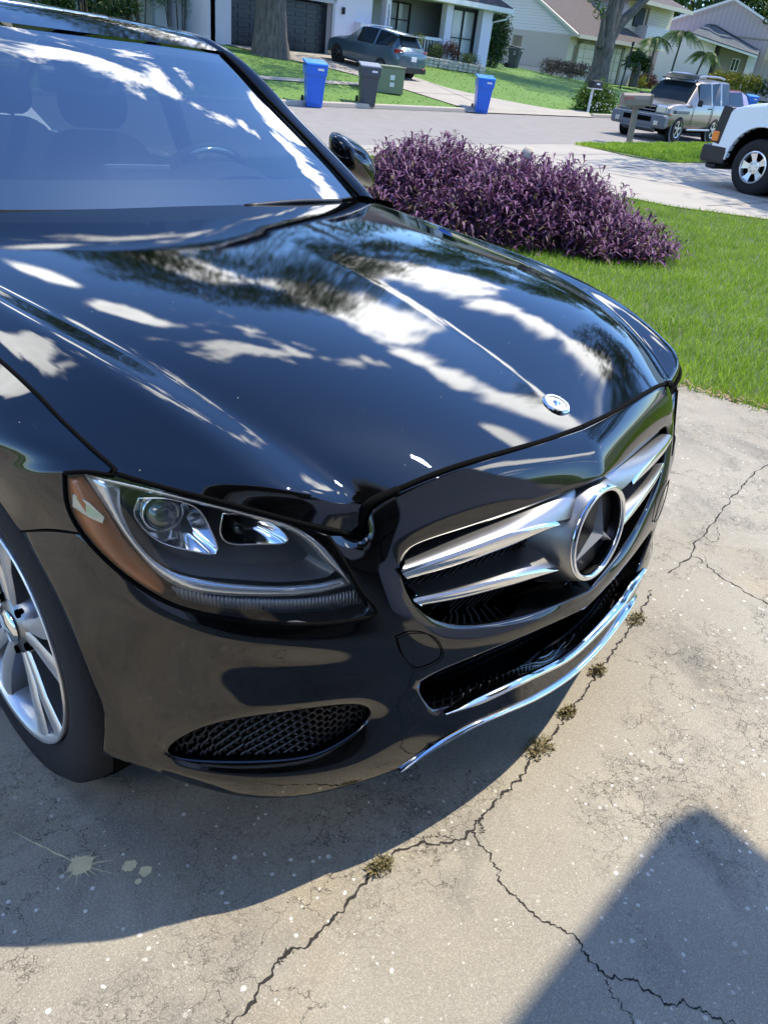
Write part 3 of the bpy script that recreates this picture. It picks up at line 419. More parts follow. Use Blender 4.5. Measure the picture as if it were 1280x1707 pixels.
# ---- number-free nose: hood badge
bd = thing_badge = MB(); nb = Vector((-.0, -.32, .95)).normalized(); q = nb.to_track_quat('Z', 'Y').to_matrix(); bc = Vector((0, .192, .7785))
bd.lathe([(0, .003), (.0245, .003), (.027, .001), (.027, -.006)], bc, q, 40); ho = bd.build('hood_badge', CHR, HOOD, smooth=False)
BLUE = pmat('enamel_blue', (.12, .22, .42), .2, coat=1)
bb2 = MB(); bb2.lathe([(.0185, .0045), (.0245, .0045)], bc, q, 40); bb2.build('badge_ring', BLUE, ho)
def star(mb, c, q, r, h, w):
    tips = []; base = []
    for k in range(3):
        a = PI / 2 + k * 2 * PI / 3; tips.append(c + q @ Vector((r * math.cos(a), r * math.sin(a), 0))); a2 = a + PI / 3; base.append(c + q @ Vector((w * math.cos(a2), w * math.sin(a2), 0)))
    apex = c + q @ Vector((0, 0, h)); vs = [apex] + tips + base; mb.add(vs, [(0, 1, 4), (0, 4, 2), (0, 2, 5), (0, 5, 3), (0, 3, 6), (0, 6, 1)]); return mb
st = MB(); star(st, bc + nb * .0045, q, .0175, .003, .0042); st.build('badge_star', CHR, ho)
lau = MB()
for k in range(28):
    a = 2 * PI * k / 28
    if abs(math.sin(a)) > .3: lau.box(bc + nb * .0052 + q @ Vector((.0215 * math.cos(a), .0215 * math.sin(a), 0)), (.0016, .0034, .0006), q @ rotm(0, 0, a + PI / 2))
lau.build('badge_wreath', CHR, ho)

# ---- grille: mesh, two twin louvers, star
grl = MB(); gy = lambda x: .125 + .28 * x * x
for i in range(46):
    for sgn in (1, -1):
        z0 = .43 + i * .0105 - .12; pts = [(x, gy(x), z0 + sgn * (x) * .55 + (.26 if sgn > 0 else .26)) for x in np.linspace(-.46, .46, 24)]
        pts = [p for p in pts if .445 < p[2] < .69 and (p[2] > .455 + .55 * max(0, abs(p[0]) - .28)) and (p[2] < .69 - .10 * abs(p[0]))]
        if len(pts) > 1: grl.tube(pts, .0015, 4)
grl.build('grille_mesh', PLA, car)
bk = MB(); bk.grid([[(x, gy(x) + .035, z) for x in np.linspace(-.47, .47, 14)] for z in (.43, .71)]); bk.build('grille_backing', SEAM, car, recalc=True)
T['lu_t'].append((-.045, .100, .668)); T['lu_m'].append((-.070, .074, .618)); T['lu_b'].append((-.050, .085, .585)); T['ll_t'].append((-.02, .099, .538)); T['ll_m'].append((-.045, .072, .508)); T['ll_b'].append((-.015, .08, .475))
def louver(t, m, b, yoff=0):
    for sgn in (-1, 1):
        n = 26; ct, cm, cb = crv(T[t], n), crv(T[m], n), crv(T[b], n); L = MB(); rows = []
        for a, c, d in zip(ct, cm, cb):
            a, c, d = map(np.array, (a, c, d)); mid = (a + c) / 2 + np.array([0, -.006, .004])
            rows.append([tuple(a + np.array([0, .03, .003])), tuple(a), tuple(mid), tuple(c + np.array([0, .001, .0015]))])
        L.grid([[(sgn * -p[0] if sgn > 0 else p[0], p[1], p[2]) for p in r_] for r_ in rows]); lo = L.build('louver', SATIN, car, smooth=True, recalc=True); md = lo.modifiers.new('s', 'SUBSURF'); md.levels = md.render_levels = 1
        C = MB(); rows = []
        for i, (a, c, d) in enumerate(zip(ct, cm, cb)):
            c, d = np.array(c), np.array(d); fade = min(1, (len(ct) - 5 - i) / 8) if i < len(ct) - 4 else 0; d = c + (d - c) * max(.04, fade) ** .6; mid = c * .5 + d * .5 + np.array([0, -.008, -.002])
            rows.append([tuple(c + np.array([0, .001, .0015])), tuple(c + np.array([0, -.0025, -.002])), tuple(mid), tuple(d), tuple(d + np.array([0, .03, .006]))])
        rows = rows[:-4]
        C.grid([[(sgn * -p[0] if sgn > 0 else p[0], p[1], p[2]) for p in r_] for r_ in rows]); co = C.build('chrome_strip', CHR, lo, smooth=True, recalc=True); md = co.modifiers.new('s', 'SUBSURF'); md.levels = md.render_levels = 1
        e = MB(); p0 = [np.array(ct[0]), (np.array(ct[0]) + cm[0]) / 2 + np.array([0, -.006, .004]), np.array(cm[0]), (np.array(cm[0]) + cb[0]) / 2 + np.array([0, -.008, -.002]), np.array(cb[0]), np.array(cb[0]) + np.array([.004, .03, .004]), np.array(ct[0]) + np.array([.004, .03, .003])]
        e.add([(sgn * -p[0] if sgn > 0 else p[0], p[1], p[2]) for p in p0], [tuple(range(7))]); e.build('end_cap', CHR, lo)
louver('lu_t', 'lu_m', 'lu_b'); louver('ll_t', 'll_m', 'll_b')
sc_ = Vector((0, .0561, .5703)); tl_ = -.0947
nz = Vector((0, -math.cos(tl_), -math.sin(tl_))); upv = Vector((0, -math.sin(tl_), math.cos(tl_))); xq = upv.cross(nz); sq = Matrix((xq, upv, nz)).transposed()
hs = MB(); hs.lathe([(.093, .001), (.097, -.006), (.102, -.022), (.113, -.05), (.126, -.08)], sc_, sq, 56); hub_ = hs.build('star_surround', SATIN, car, smooth=True)
rg = MB(); prof = [(.0875 + .0062 * math.cos(t), .001 + .0065 * math.sin(t)) for t in np.linspace(0, 2 * PI, 13)]; rg.lathe(prof, sc_, sq, 64); rg.build('star_ring', CHR, car, smooth=True)
dk = MB(); dk.lathe([(0, -.022), (.084, -.020)], sc_, sq, 48); dk.build('star_backplate', PLA, car, smooth=True)
s3 = MB(); star(s3, sc_ - nz * .004, sq, .0835, .016, .0135); s3.build('grille_star', TRIMC, car)

# ---- lower centre intake mesh and chrome lip blades
lg = MB()
lowc = [V['l0'], V['l1'], V['l2'], V['l3'], V['l4']]; lowb = [V['bu0'], V['bu1'], V['bu2'], V['k0']]
a_ = crv(lowc, 40); b_ = crv(lowb, 40)
for i, (p, r_) in enumerate(zip(a_, b_)):
    for sgn in (1, -1):
        if i % 2: continue
        lg.tube([(sgn * p[0], p[1] + .062, p[2] + .01), (sgn * (r_[0] - .03), r_[1] + .09, r_[2] - .01)], .0018, 4)
for k in range(7):
    t = (k + .5) / 7
    for sgn in (1, -1): lg.tube([(sgn * (p[0] * (1 - t) + r_[0] * t), (p[1] * (1 - t) + r_[1] * t) + .075, p[2] * (1 - t) + r_[2] * t) for p, r_ in zip(a_, b_)], .0025, 4)
lg.build('lower_grille', GLOSSP, car)
lb = MB(); 
for sgn in (1, -1): lb.grid([[(sgn * p[0], p[1] + .085, p[2] + .02), (sgn * r_[0], r_[1] + .10, r_[2] - .03)] for p, r_ in zip(a_, b_)])
lb.build('lower_grille_backing', SEAM, car)
tray = MB(); c_ = crv([(-p[0], p[1], p[2]) for p in reversed(lowb)] + lowb[1:], 50); tray.grid([[(p[0] * .98, p[1] + .012, p[2] - .045), (p[0] * .96, p[1] + .12, p[2] - .055), (p[0] * .9, .55, p[2] - .03)] for p in c_]); tray.build('splash_tray', SEAM, car)
def blade(pts, w0, h0, name, lift=0.0):
    m = MB(); P = crv([(-p[0], p[1], p[2]) for p in reversed(pts)] + pts[1:] if abs(pts[0][0]) < 1e-6 else pts, 80); rows = []
    for i_, p in enumerate(P):
        tp_ = max(.12, min(1, (i_ + .3) / 9, (len(P) - 1 - i_ + .3) / 9)); w, h = w0 * tp_, h0 * tp_
        rows.append([(p[0], p[1] + w, p[2] + h * .35 + lift), (p[0], p[1] + w * .35, p[2] + h * .55 + lift), (p[0], p[1] - .004, p[2] + h * .35 + lift), (p[0], p[1] - .007, p[2] + lift), (p[0], p[1] - .002, p[2] - h * .3 + lift), (p[0], p[1] + w * .6, p[2] - h * .4 + lift)])
    m.grid(rows); return m.build(name, CHR, car, smooth=True, recalc=True)
blade([V['bu0'], V['bu1'], V['bu2'], V['bu3']], .030, .013, 'chrome_lip')
blade([V['bl0'], V['bl1'], V['bl2'], V['bl3'], V['bl4'], V['t0']], .020, .009, 'chrome_blade')

# ---- side intakes: backing and honeycomb
for sgn in (-1, 1):
    pts = [V['i%d' % k] for k in range(12)]; mir = lambda p: (p[0] if sgn < 0 else -p[0], p[1], p[2])
    top = crv([V['i0'], V['i1'], V['i2'], V['i3'], V['i4'], V['i5'], V['i6']], 34); bot = crv([V['i0'], V['i11'], V['i10'], V['i9'], V['i8'], V['i7'], V['i6']], 34)
    m = MB(); m.grid([[mir((p[0] + .008, p[1] + .030, p[2] + .004)) for p in top], [mir((p[0] + .008, p[1] + .030, p[2] - .004)) for p in bot]]); m.build('intake_backing', SEAM, car)
    c = MB()
    for i in range(1, 33):
        a, b = np.array(top[i]), np.array(bot[i]); n = int(abs(a[2] - b[2]) / .0135)
        for j in range(n):
            t = (j + (.5 if i % 2 else 0) + .25) / max(n, 1)
            if t > .97: continue
            p = a * (1 - t) + b * t + np.array([.004, .016, 0]); p = Vector(mir(tuple(p))); d = Vector(mir(tuple(np.array(top[min(i + 1, 33)]) - np.array(top[i - 1])))).normalized()
            u = Vector((0, 0, 1)); w = .0075; nrm = d.cross(u) * (-1 if sgn < 0 else 1)
            l_ = p - d * w; r_ = p + d * w; up_ = p + u * .0052; dn = p - u * .0035 + nrm * -.0; 
            c.tube([l_ - u * .003, p + u * .0035, r_ - u * .003], .0021, 4)
            c.tube([l_ - u * .003, l_ - u * .009], .0018, 4)
    c.build('intake_mesh', PLA, car)

# ---- headlights
def lampset(sgn):
    mir = lambda p: (p[0] if sgn < 0 else -p[0], p[1], p[2])
    h = thing_h = bpy.data.objects.new('headlight', None); COL.objects.link(h); h.parent = car
    H = [V['h%d' % k] for k in range(18)]
    top = crv(H[0:6], 30); bot = crv([H[14], H[13], H[12], H[11], H[10], H[9], H[8]], 30); lf = crv([H[0], H[17], H[16], H[15], H[14]], 16); rg = crv([H[5], H[6], H[7], H[8]], 16)
    G = coons(top, bot, lf, rg, lambda u, v: (-.006 * math.sin(PI * u) * math.sin(PI * v), -.010 * math.sin(PI * u) * math.sin(PI * v), .004 * math.sin(PI * u) * math.sin(PI * v)))
    m = MB(); m.grid([[mir(p) for p in r_] for r_ in G]); m.build('lens', LENSG, h, smooth=True, recalc=True, sub=1)
    m = MB(); m.grid([[mir((p[0] + .016, p[1] + .062, p[2] - .004)) for p in r_] for r_ in G]); 
    ring = [r_ for r_ in (G[0] + [q[-1] for q in G] + G[-1][::-1] + [q[0] for q in G][::-1])]; m.grid([[mir(p) for p in ring], [mir((p[0] + .016, p[1] + .062, p[2] - .004)) for p in ring]])
    m.build('housing', LDARK, h, smooth=True)
    def loft(a, b, name, mat, n=30, mid=None, par=None):
        A_, B_ = crv(T[a], n), crv(T[b], n); m = MB(); rows = []
        for p, r_ in zip(A_, B_):
            p, r_ = np.array(p), np.array(r_); md_ = (p + r_) / 2 + (np.array(mid) if mid else 0); rows.append([mir(tuple(p)), mir(tuple(md_)), mir(tuple(r_))])
        m.grid(rows); return m.build(name, mat, par or h, smooth=True, recalc=True, thick=.002)
    loft('band_o', 'band_i', 'chrome_trim', TRIMC, mid=(.0, -.003, .002)); loft('band_t', 'band_t2', 'chrome_trim', TRIMC, mid=(0, -.003, .002))
    loft('amber_o', 'amber_i', 'turn_signal', AMB, mid=(-.004, -.004, 0))
    c = MB(); c.prism([mir(p) for p in T['clear']], (.0, .006, 0)); c.build('side_marker', CLR, h, bevel=.002)
    loft('rib_t', 'rib_b', 'ribbed_lamp', RIB, mid=(0, -.002, 0))
    for bk_, lm, rr in (('bowl1', 'lamp1', .014), ('bowl2', 'lamp2', .010)):
        P = [np.array(p) for p in crv(T[bk_] + [T[bk_][0]], 33)]; cen_ = sum(P) / len(P) + np.array([.012, .055, -.004]); rows = []
        for k, f in enumerate((1.0, .92, .78, .55, .28, .10)):
            dpt = 1 - f * f; rows.append([mir(tuple(p * f + (cen_ - np.array([.012, .055, -.004])) * (1 - f) + np.array([.012, .045, -.004]) * dpt)) for p in P])
        m = MB(); m.grid(rows); b = m.build('reflector_bowl', REFL, h, smooth=True, recalc=True)
        lp = Vector(mir(tuple(np.array(T[lm][0]) + np.array([0, .005, 0])))); m = MB(); qz = Vector((-.3 * (1 if sgn < 0 else -1), -.9, .1)).normalized().to_track_quat('Z', 'Y').to_matrix()
        m.lathe([(rr * .9, -.03), (rr, .0), (rr * .85, .008), (rr * .5, .014), (0, .016)], lp, qz, 24); m.build('bulb_shield', GLOSSP, b, smooth=True)
        if bk_ == 'bowl1':
            pl = MB(); pl.lathe([(.0, .020), (.010, .0185), (.018, .013), (.023, .004), (.0235, -.01)], lp, qz, 28); pl.build('projector_lens', PROJ, b, smooth=True); pr_ = MB(); pr_.lathe([(.0235, -.01), (.0265, .004), (.0285, .002), (.029, -.02)], lp, qz, 28); pr_.build('projector_ring', REFL, b, smooth=True)
        rm = MB(); rm.tube([mir(tuple(p)) for p in P[:-1]], .0013, 6, closed=True); rm.build('bowl_rim', CHR, b, smooth=True)
    # dark shelf around the bowls
    P = [np.array(p) for p in crv(T['pod'] + [T['pod'][0]], 49)]; ce = sum(P) / len(P); m = MB(); m.grid([[mir(tuple(p)) for p in P], [mir(tuple(p * .82 + ce * .18 + np.array([.010, .030, -.002]))) for p in P], [mir(tuple(p * .5 + ce * .5 + np.array([.016, .05, -.002]))) for p in P], [mir(tuple(ce + np.array([.016, .055, -.002]))) for p in P]])
    m.build('inner_bezel', LDARK, h, smooth=True, recalc=True)
lampset(-1); lampset(1)

# ---- door mirrors
def mirror_(sgn):
    m = MB(); c = Vector((sgn * .935, 1.70, 1.045)); rows = []
    for (dy, sx, sz) in ((-.078, .001, .001), (-.074, .035, .02), (-.062, .07, .040), (-.03, .100, .056), (.01, .114, .064), (.045, .116, .066), (.055, .108, .058)):
        rows.append([tuple(c + Vector((sgn * (-.012 + dy * .5) + math.copysign(abs(math.cos(a)) ** .75, math.cos(a)) * sx, dy, math.copysign(abs(math.sin(a)) ** .75, math.sin(a)) * sz - .50 * math.cos(a) * sx))) for a in np.linspace(0, 2 * PI, 25)])
    m.grid(rows); mo = m.build('door_mirror', PAINT, car, smooth=True, recalc=True, sub=1)
    g = MB(); g.add([tuple(c + Vector((sgn * .012 + math.copysign(abs(math.cos(a)) ** .75, math.cos(a)) * .098, .048, math.copysign(abs(math.sin(a)) ** .75, math.sin(a)) * .052 - .5 * math.cos(a) * .105))) for a in np.linspace(0, 2 * PI, 24, endpoint=False)], [tuple(range(24))]); g.build('mirror_glass', REFL, mo)
    b = MB(); b.tube([(sgn * .745, 1.66, .965), (sgn * .80, 1.70, .985), (sgn * .88, 1.71, 1.005)], [.028, .026, .03], 10); b.build('mirror_arm', PLA, mo, smooth=True)
mirror_(-1); mirror_(1)

# ---- interior
ds = MB(); ds.grid([[(x, y - .05 * (x / .7) ** 2 * -1, z) for x in np.linspace(-.70, .70, 15)] for y, z in ((1.36, .925), (1.5, .945), (1.66, .950), (1.76, .935), (1.80, .87), (1.80, .6))]); ds.build('dashboard', INT, car, smooth=True, recalc=True)
sc2 = MB(); sc2.box((.03, 1.66, .985), (.215, .016, .085), rotm(-.12)); scr = sc2.build('centre_screen', GLOSSP, car, bevel=.006); s_ = MB(); s_.box((.03, 1.650, 1.024), (.20, .006, .012)); s_.build('screen_reflection', CLR, scr, bevel=.002)  # pale strip put in for the light reflected along the screen's top edge
bz = MB(); bz.grid([[(.37 + .17 * math.cos(a), y, .95 + h * math.sin(a)) for a in np.linspace(0, PI, 12)] for y, h in ((1.62, .055), (1.72, .085), (1.80, .08))]); bz.build('instrument_hood', INT, car, smooth=True, recalc=True)
wq = Vector((0, 1.0, .42)).normalized().to_track_quat('Z', 'Y').to_matrix(); wc = Vector((.37, 1.86, .90))
swm = MB(); swm.tube([tuple(wc + wq @ Vector((.185 * math.cos(a), .185 * math.sin(a), 0))) for a in np.linspace(0, 2 * PI, 40, endpoint=False)], .016, 10, closed=True); sw = swm.build('steering_wheel', INT, car, smooth=True)
sp_ = MB(); sp_.box(wc, (.14, .12, .05), wq); [sp_.tube([tuple(wc), tuple(wc + wq @ Vector((.18 * math.cos(a), .18 * math.sin(a), 0)))], .014, 6) for a in (0.1, PI - .1, -PI / 2)]; sp_.build('wheel_hub', INT, sw, bevel=.01)
ac = MB(); ac.tube([tuple(wc + wq @ Vector((.186 * math.cos(a), .186 * math.sin(a), -.014))) for a in np.linspace(PI * .35, PI * .65, 10)], .007, 6); ac.build('wheel_inlay', CLR, sw, smooth=True)
def seat(x, y0):
    b = MB(); rows = []
    for (z, w, d, yy) in ((.50, .25, .10, 0), (.62, .26, .11, .03), (.80, .25, .10, .09), (.95, .23, .08, .14), (1.04, .17, .06, .17), (1.06, .10, .04, .175)):
        rows.append([(x + math.copysign(abs(math.cos(a)) ** .6, math.cos(a)) * w, y0 + yy + math.copysign(abs(math.sin(a)) ** .6, math.sin(a)) * d, z) for a in np.linspace(0, 2 * PI, 21)])
    b.grid(rows); so_ = b.build('front_seat' if y0 < 2.8 else 'rear_seat', INT, car, smooth=True, recalc=True, sub=1)
    h = MB(); rows = []
    for (z, w, d, yy) in ((1.07, .08, .03, .17), (1.09, .125, .05, .172), (1.16, .135, .055, .175), (1.23, .12, .05, .18), (1.25, .07, .03, .18)):
        rows.append([(x + math.copysign(abs(math.cos(a)) ** .6, math.cos(a)) * w, y0 + yy + math.copysign(abs(math.sin(a)) ** .6, math.sin(a)) * d, z) for a in np.linspace(0, 2 * PI, 21)])
    h.grid(rows); h.build('headrest', INT, so_, smooth=True, recalc=True, sub=1)
    c = MB(); c.box((x, y0 - .22, .46), (.50, .50, .14)); c.build('seat_cushion', INT, so_, bevel=.04)
for x in (-.37, .37): seat(x, 2.36)
for x in (-.36, .36): seat(x, 3.15)
bp = MB()                                         # belt line inner panels and B pillars
for sgn in (-1, 1):
    bp.grid([[(sgn * .70, y, z) for y in (1.5, 2.4, 3.4, 3.9)] for z in (.3, .95)]); bp.tube([(sgn * .715, 2.42, .93), (sgn * .60, 2.50, 1.37)], .035, 8)
bp.grid([[(-.7, y, z), (.7, y, z)] for y, z in ((3.3, .95), (3.9, 1.0))]); bp.build('inner_trim', INT, car)
rp = MB(); rp.prism([(-.07, 1.955, 1.322), (.07, 1.955, 1.322), (.055, 1.80, 1.262), (.03, 1.765, 1.235), (-.03, 1.765, 1.235), (-.055, 1.80, 1.262)], (0, .035, -.035)); rpo = rp.build('sensor_housing', INT, car, bevel=.012); e = MB(); e.box((.0, 1.833, 1.283), (.028, .012, .010)); e.build('camera_eye', CLR, rpo)
rv = MB(); rv.box((0.01, 1.885, 1.222), (.25, .028, .066), rotm(.25, 0, -.10)); rvo = rv.build('rear_view_mirror', INTG, car, bevel=.016, seg=3)
stk = MB(); stk.add([(.655, 1.512, 1.005), (.632, 1.503, 1.003), (.588, 1.66, 1.115), (.612, 1.668, 1.118)], [(0, 1, 2, 3)]); stk.build('toll_sticker', pmat('pale_sticker', (.62, .78, .72), .4), car)

# ---- wheels
def wheel(x, y, sgn, root):
    w = bpy.data.objects.new('wheel', None); COL.objects.link(w); w.parent = root; w.location = (x, y, .328); w.rotation_euler = (0, 0, 0 if sgn > 0 else PI)
    # local +X is outboard
    Q = Matrix.Rotation(PI / 2, 3, 'Y')      # lathe axis z -> x
    t = MB(); prof = [(.222, -.105), (.232, -.112), (.262, -.116), (.300, -.112), (.318, -.095), (.3255, -.07), (.328, 0), (.3255, .07), (.318, .095), (.300, .110), (.262, .114), (.236, .108), (.229, .100)]
    t.lathe(prof, (-.115, 0, 0), Q, 72); to = t.build('tyre', RUB, w, smooth=True)
    gr = MB()
    for gx in (-.055, -.02, .02, .055): gr.lathe([(.3285, gx - .004), (.3262, gx), (.3285, gx + .004)], (-.115, 0, 0), Q, 48)
    gr.build('tread', SEAM, to)
    b = MB(); b.lathe([(.229, -.012), (.231, -.004), (.229, .0), (.222, -.004), (.214, -.02), (.205, -.10), (.20, -.2)], (0, 0, 0), Q, 72); rim = b.build('rim', ALU, w, smooth=True)
    hubm = MB(); hubm.lathe([(0, -.012), (.030, -.012), (.034, -.018), (.062, -.022), (.070, -.05)], (0, 0, 0), Q, 40); hubm.build('hub', ALUD, w, smooth=True)
    cp = MB(); cp.lathe([(0, -.006), (.028, -.007), (.033, -.013)], (0, 0, 0), Q, 32); cap = cp.build('centre_cap', CHR, w, smooth=True)
    st = MB(); sqx = Matrix(((0, 0, 1), (-1, 0, 0), (0, 1, 0))) if False else Q; star(st, Vector((-.0055, 0, 0)), Q, .024, .003, .005); st.build('cap_star', ALUD, cap)
    for k in range(5):
        a0 = 2 * PI * k / 5 + .30; s5 = MB(); d5 = MB()
        for side_ in (-1, 1):
            rows = []; rowd = []
            for r_, off, wd, dx in ((.055, .20, .20, -.020), (.10, .18, .15, -.017), (.15, .185, .125, -.012), (.195, .21, .115, -.010), (.222, .235, .12, -.008)):
                ac_ = a0 + side_ * off; e0, e1 = ac_ - wd, ac_ + wd
                P = lambda a, xx, rr=r_: (xx, rr * math.cos(a), rr * math.sin(a))
                rows.append([P(e0, dx - .004), P(e0 + wd * .25, dx), P(ac_, dx + .001), P(e1 - wd * .25, dx), P(e1, dx - .004)])
                rowd.append([P(e0, dx - .0042), P(e0 + wd * .2, dx - .045)]); rowd.append
            s5.grid(rows); 
            rd1 = [[r0[0], (r0[0][0] - .045, r0[0][1] * 1.0, r0[0][2])] for r0 in rows]; rd2 = [[r0[-1], (r0[-1][0] - .045, r0[-1][1], r0[-1][2])] for r0 in rows]
            d5.grid(rd1); d5.grid(rd2)
        so5 = s5.build('spoke', ALU, w, smooth=True, recalc=True); d5.build('spoke_flank', ALUD, so5, smooth=True)
        lw = MB(); a1 = a0 + PI / 5; lw.lathe([(.008, -.004), (.009, -.016)], (-.012, .056 * math.cos(a1), .056 * math.sin(a1)), Q, 10); lw.build('lug_hole', SEAM, w)
    bd_ = MB(); bd_.lathe([(0, -.12), (.16, -.12), (.16, -.15)], (0, 0, 0), Q, 36); bd_.build('brake_disc', ALUD, w, smooth=True)
for (y) in (.771, 3.61):
    wheel(-.812, y, -1, car); wheel(.812, y, 1, car)
for sgn in (-1, 1):                               # arch liners
    for y in (.771, 3.61):
        wl_ = MB(); wl_.grid([[(sgn * xx, y + .375 * math.cos(a), .333 + .375 * math.sin(a)) for a in np.linspace(-.25, PI + .25, 20)] for xx in (.80, .55)]); wl_.grid([[(sgn * .55, y + r_ * math.cos(a), .333 + r_ * math.sin(a)) for a in np.linspace(-.25, PI + .25, 20)] for r_ in (.05, .375)]); wl_.build('wheel_arch_liner', SEAM, car)
# dark shroud behind the grille and lamps
shd = MB(); shd.box((0, .42, .56), (.92, .30, .24)); shd.box((0, .37, .36), (.84, .30, .36)); shd.build('radiator_panel', SEAM, car)

# ---------------------------------------------------------------- ground
def gh(x, y):
    if y < 17.2:
        a = -(0.02826 * x + 0.06568 * y); b = -.5
        return .5 * (a + b + math.sqrt((a - b) ** 2 + .0036))
    sl_ = .085 - .045 * min(1, max(0, (x - 38) / 14))
    z = -.5 + .12 * min(1, (y - 17.2) / .1)
    if y > 17.5: z += sl_ * (y - 17.5)
    return min(z, .95 if x < 55 else 1.3)
def ghv(X, Y): return np.vectorize(gh)(X, Y)

def concrete_mat():
    m, n, l, b = nm('old_driveway_concrete'); t = n.new('ShaderNodeTexCoord'); g = t.outputs['Object']
    def noise(sc, det, ro, dist=0.0, vec=None):
        q = n.new('ShaderNodeTexNoise'); q.inputs['Scale'].default_value = sc; q.inputs['Detail'].default_value = det; q.inputs['Roughness'].default_value = ro; q.inputs['Distortion'].default_value = dist
        l.new(vec or g, q.inputs['Vector']); return q
    def ramp(src, a, b_, c=0.0, d=1.0):
        q = n.new('ShaderNodeMapRange'); l.new(src, q.inputs[0]); q.inputs[1].default_value = a; q.inputs[2].default_value = b_; q.inputs[3].default_value = c; q.inputs[4].default_value = d; return q.outputs[0]
    def mix(f, a, c, mode='MIX'):
        q = n.new('ShaderNodeMixRGB'); q.blend_type = mode
        if isinstance(f, float): q.inputs[0].default_value = f
        else: l.new(f, q.inputs[0])
        for i, v in ((1, a), (2, c)):
            if isinstance(v, tuple): q.inputs[i].default_value = v + (1,)
            else: l.new(v, q.inputs[i])
        return q.outputs[0]
    def mul(a, c):
        q = n.new('ShaderNodeMath'); q.operation = 'MULTIPLY'
        for i, v in enumerate((a, c)):
            if isinstance(v, float): q.inputs[i].default_value = v
            else: l.new(v, q.inputs[i])
        return q.outputs[0]
    c1 = mix(ramp(noise(.9, 5, .6).outputs[0], .35, .68), (.345, .308, .235), (.490, .448, .350))
    c2 = mix(ramp(noise(2.6, 7, .65, .6).outputs[0], .53, .72), c1, (.215, .20, .165))            # grey weather stains
    c2b = mix(ramp(noise(5.0, 5, .6, .3).outputs[0], .60, .72, 0, .55), c2, (.50, .43, .30))        # sandy worn patches
    c2b = mix(ramp(noise(.55, 4, .55, .8).outputs[0], .50, .66, 0, .55), c2b, (.225, .21, .18)); c2b = mix(ramp(noise(1.3, 6, .6, .4).outputs[0], .56, .70, 0, .6), c2b, (.44, .35, .215)); c3 = mix(ramp(noise(520, 5, .85).outputs[0], .42, .60, .0, .60), c2b, (.11, .097, .075))        # open pores
    c4 = mix(ramp(noise(330, 3, .7).outputs[0], .50, .68, 0, .5), c3, (.62, .57, .46))
    vo = n.new('ShaderNodeTexVoronoi'); vo.inputs['Scale'].default_value = 70; l.new(noise(9, 2, .5).outputs['Color'], vo.inputs['Vector']) if False else l.new(g, vo.inputs['Vector'])
    sp = n.new('ShaderNodeSeparateColor'); l.new(vo.outputs['Color'], sp.inputs[0])
    pick = n.new('ShaderNodeMath'); pick.operation = 'GREATER_THAN'; l.new(sp.outputs[0], pick.inputs[0]); pick.inputs[1].default_value = .86
    rad = n.new('ShaderNodeMath'); rad.operation = 'LESS_THAN'; l.new(vo.outputs['Distance'], rad.inputs[0]); l.new(ramp(sp.outputs[1], 0, 1, .08, .34), rad.inputs[1])
    zone = ramp(noise(1.7, 3, .5).outputs[0], .40, .60)
    c5 = mix(mul(mul(pick.outputs[0], rad.outputs[0]), zone), c4, (.72, .70, .62))                   # crushed-shell aggregate
    # hairline crazing
    ds_ = n.new('ShaderNodeVectorMath'); ds_.operation = 'ADD'; sc_n = n.new('ShaderNodeVectorMath'); sc_n.operation = 'SCALE'; l.new(noise(7, 5, .7).outputs['Color'], sc_n.inputs[0]); sc_n.inputs['Scale'].default_value = .22
    l.new(g, ds_.inputs[0]); l.new(sc_n.outputs[0], ds_.inputs[1])
    ve = n.new('ShaderNodeTexVoronoi'); ve.feature = 'DISTANCE_TO_EDGE'; ve.inputs['Scale'].default_value = 8.5; l.new(ds_.outputs[0], ve.inputs['Vector'])
    ve2 = n.new('ShaderNodeTexVoronoi'); ve2.feature = 'DISTANCE_TO_EDGE'; ve2.inputs['Scale'].default_value = 24; l.new(ds_.outputs[0], ve2.inputs['Vector'])
    k1 = mul(ramp(ve.outputs['Distance'], .004, .013, 1, 0), ramp(noise(3.1, 3, .5).outputs[0], .47, .58)); k2 = mul(ramp(ve2.outputs['Distance'], .008, .03, .8, 0), ramp(noise(2.3, 3, .5).outputs[0], .50, .62))
    kk = n.new('ShaderNodeMath'); kk.operation = 'MAXIMUM'; l.new(k1, kk.inputs[0]); l.new(k2, kk.inputs[1])
    c6 = mix(mul(kk.outputs[0], .8), c5, (.07, .06, .05))
    l.new(c6, b.inputs['Base Color']); b.inputs['Roughness'].default_value = .88; b.inputs['Specular IOR Level'].default_value = .25
    h1 = n.new('ShaderNodeMath'); h1.operation = 'SUBTRACT'; l.new(noise(150, 4, .7).outputs[0], h1.inputs[0]); l.new(kk.outputs[0], h1.inputs[1])
    bp = n.new('ShaderNodeBump'); bp.inputs['Strength'].default_value = .55; bp.inputs['Distance'].default_value = .004; l.new(h1.outputs[0], bp.inputs['Height']); l.new(bp.outputs[0], b.inputs['Normal']); return m
CONC = concrete_mat()
CONC2 = pmat('pale_concrete', (.385, .35, .29), .9, var=.16, scale=1.6, bump=.3, bscale=60)
STREET = pmat('worn_street_asphalt', (.265, .245, .22), .9, var=.20, scale=2.2, bump=.4, bscale=40)
SOIL = pmat('lawn_soil', (.075, .115, .028), .95, var=.5, scale=5, bump=.5, bscale=30)
LAWN = pmat('far_lawn_turf', (.115, .215, .036), .95, var=.22, scale=1.4, bump=.15, bscale=25)
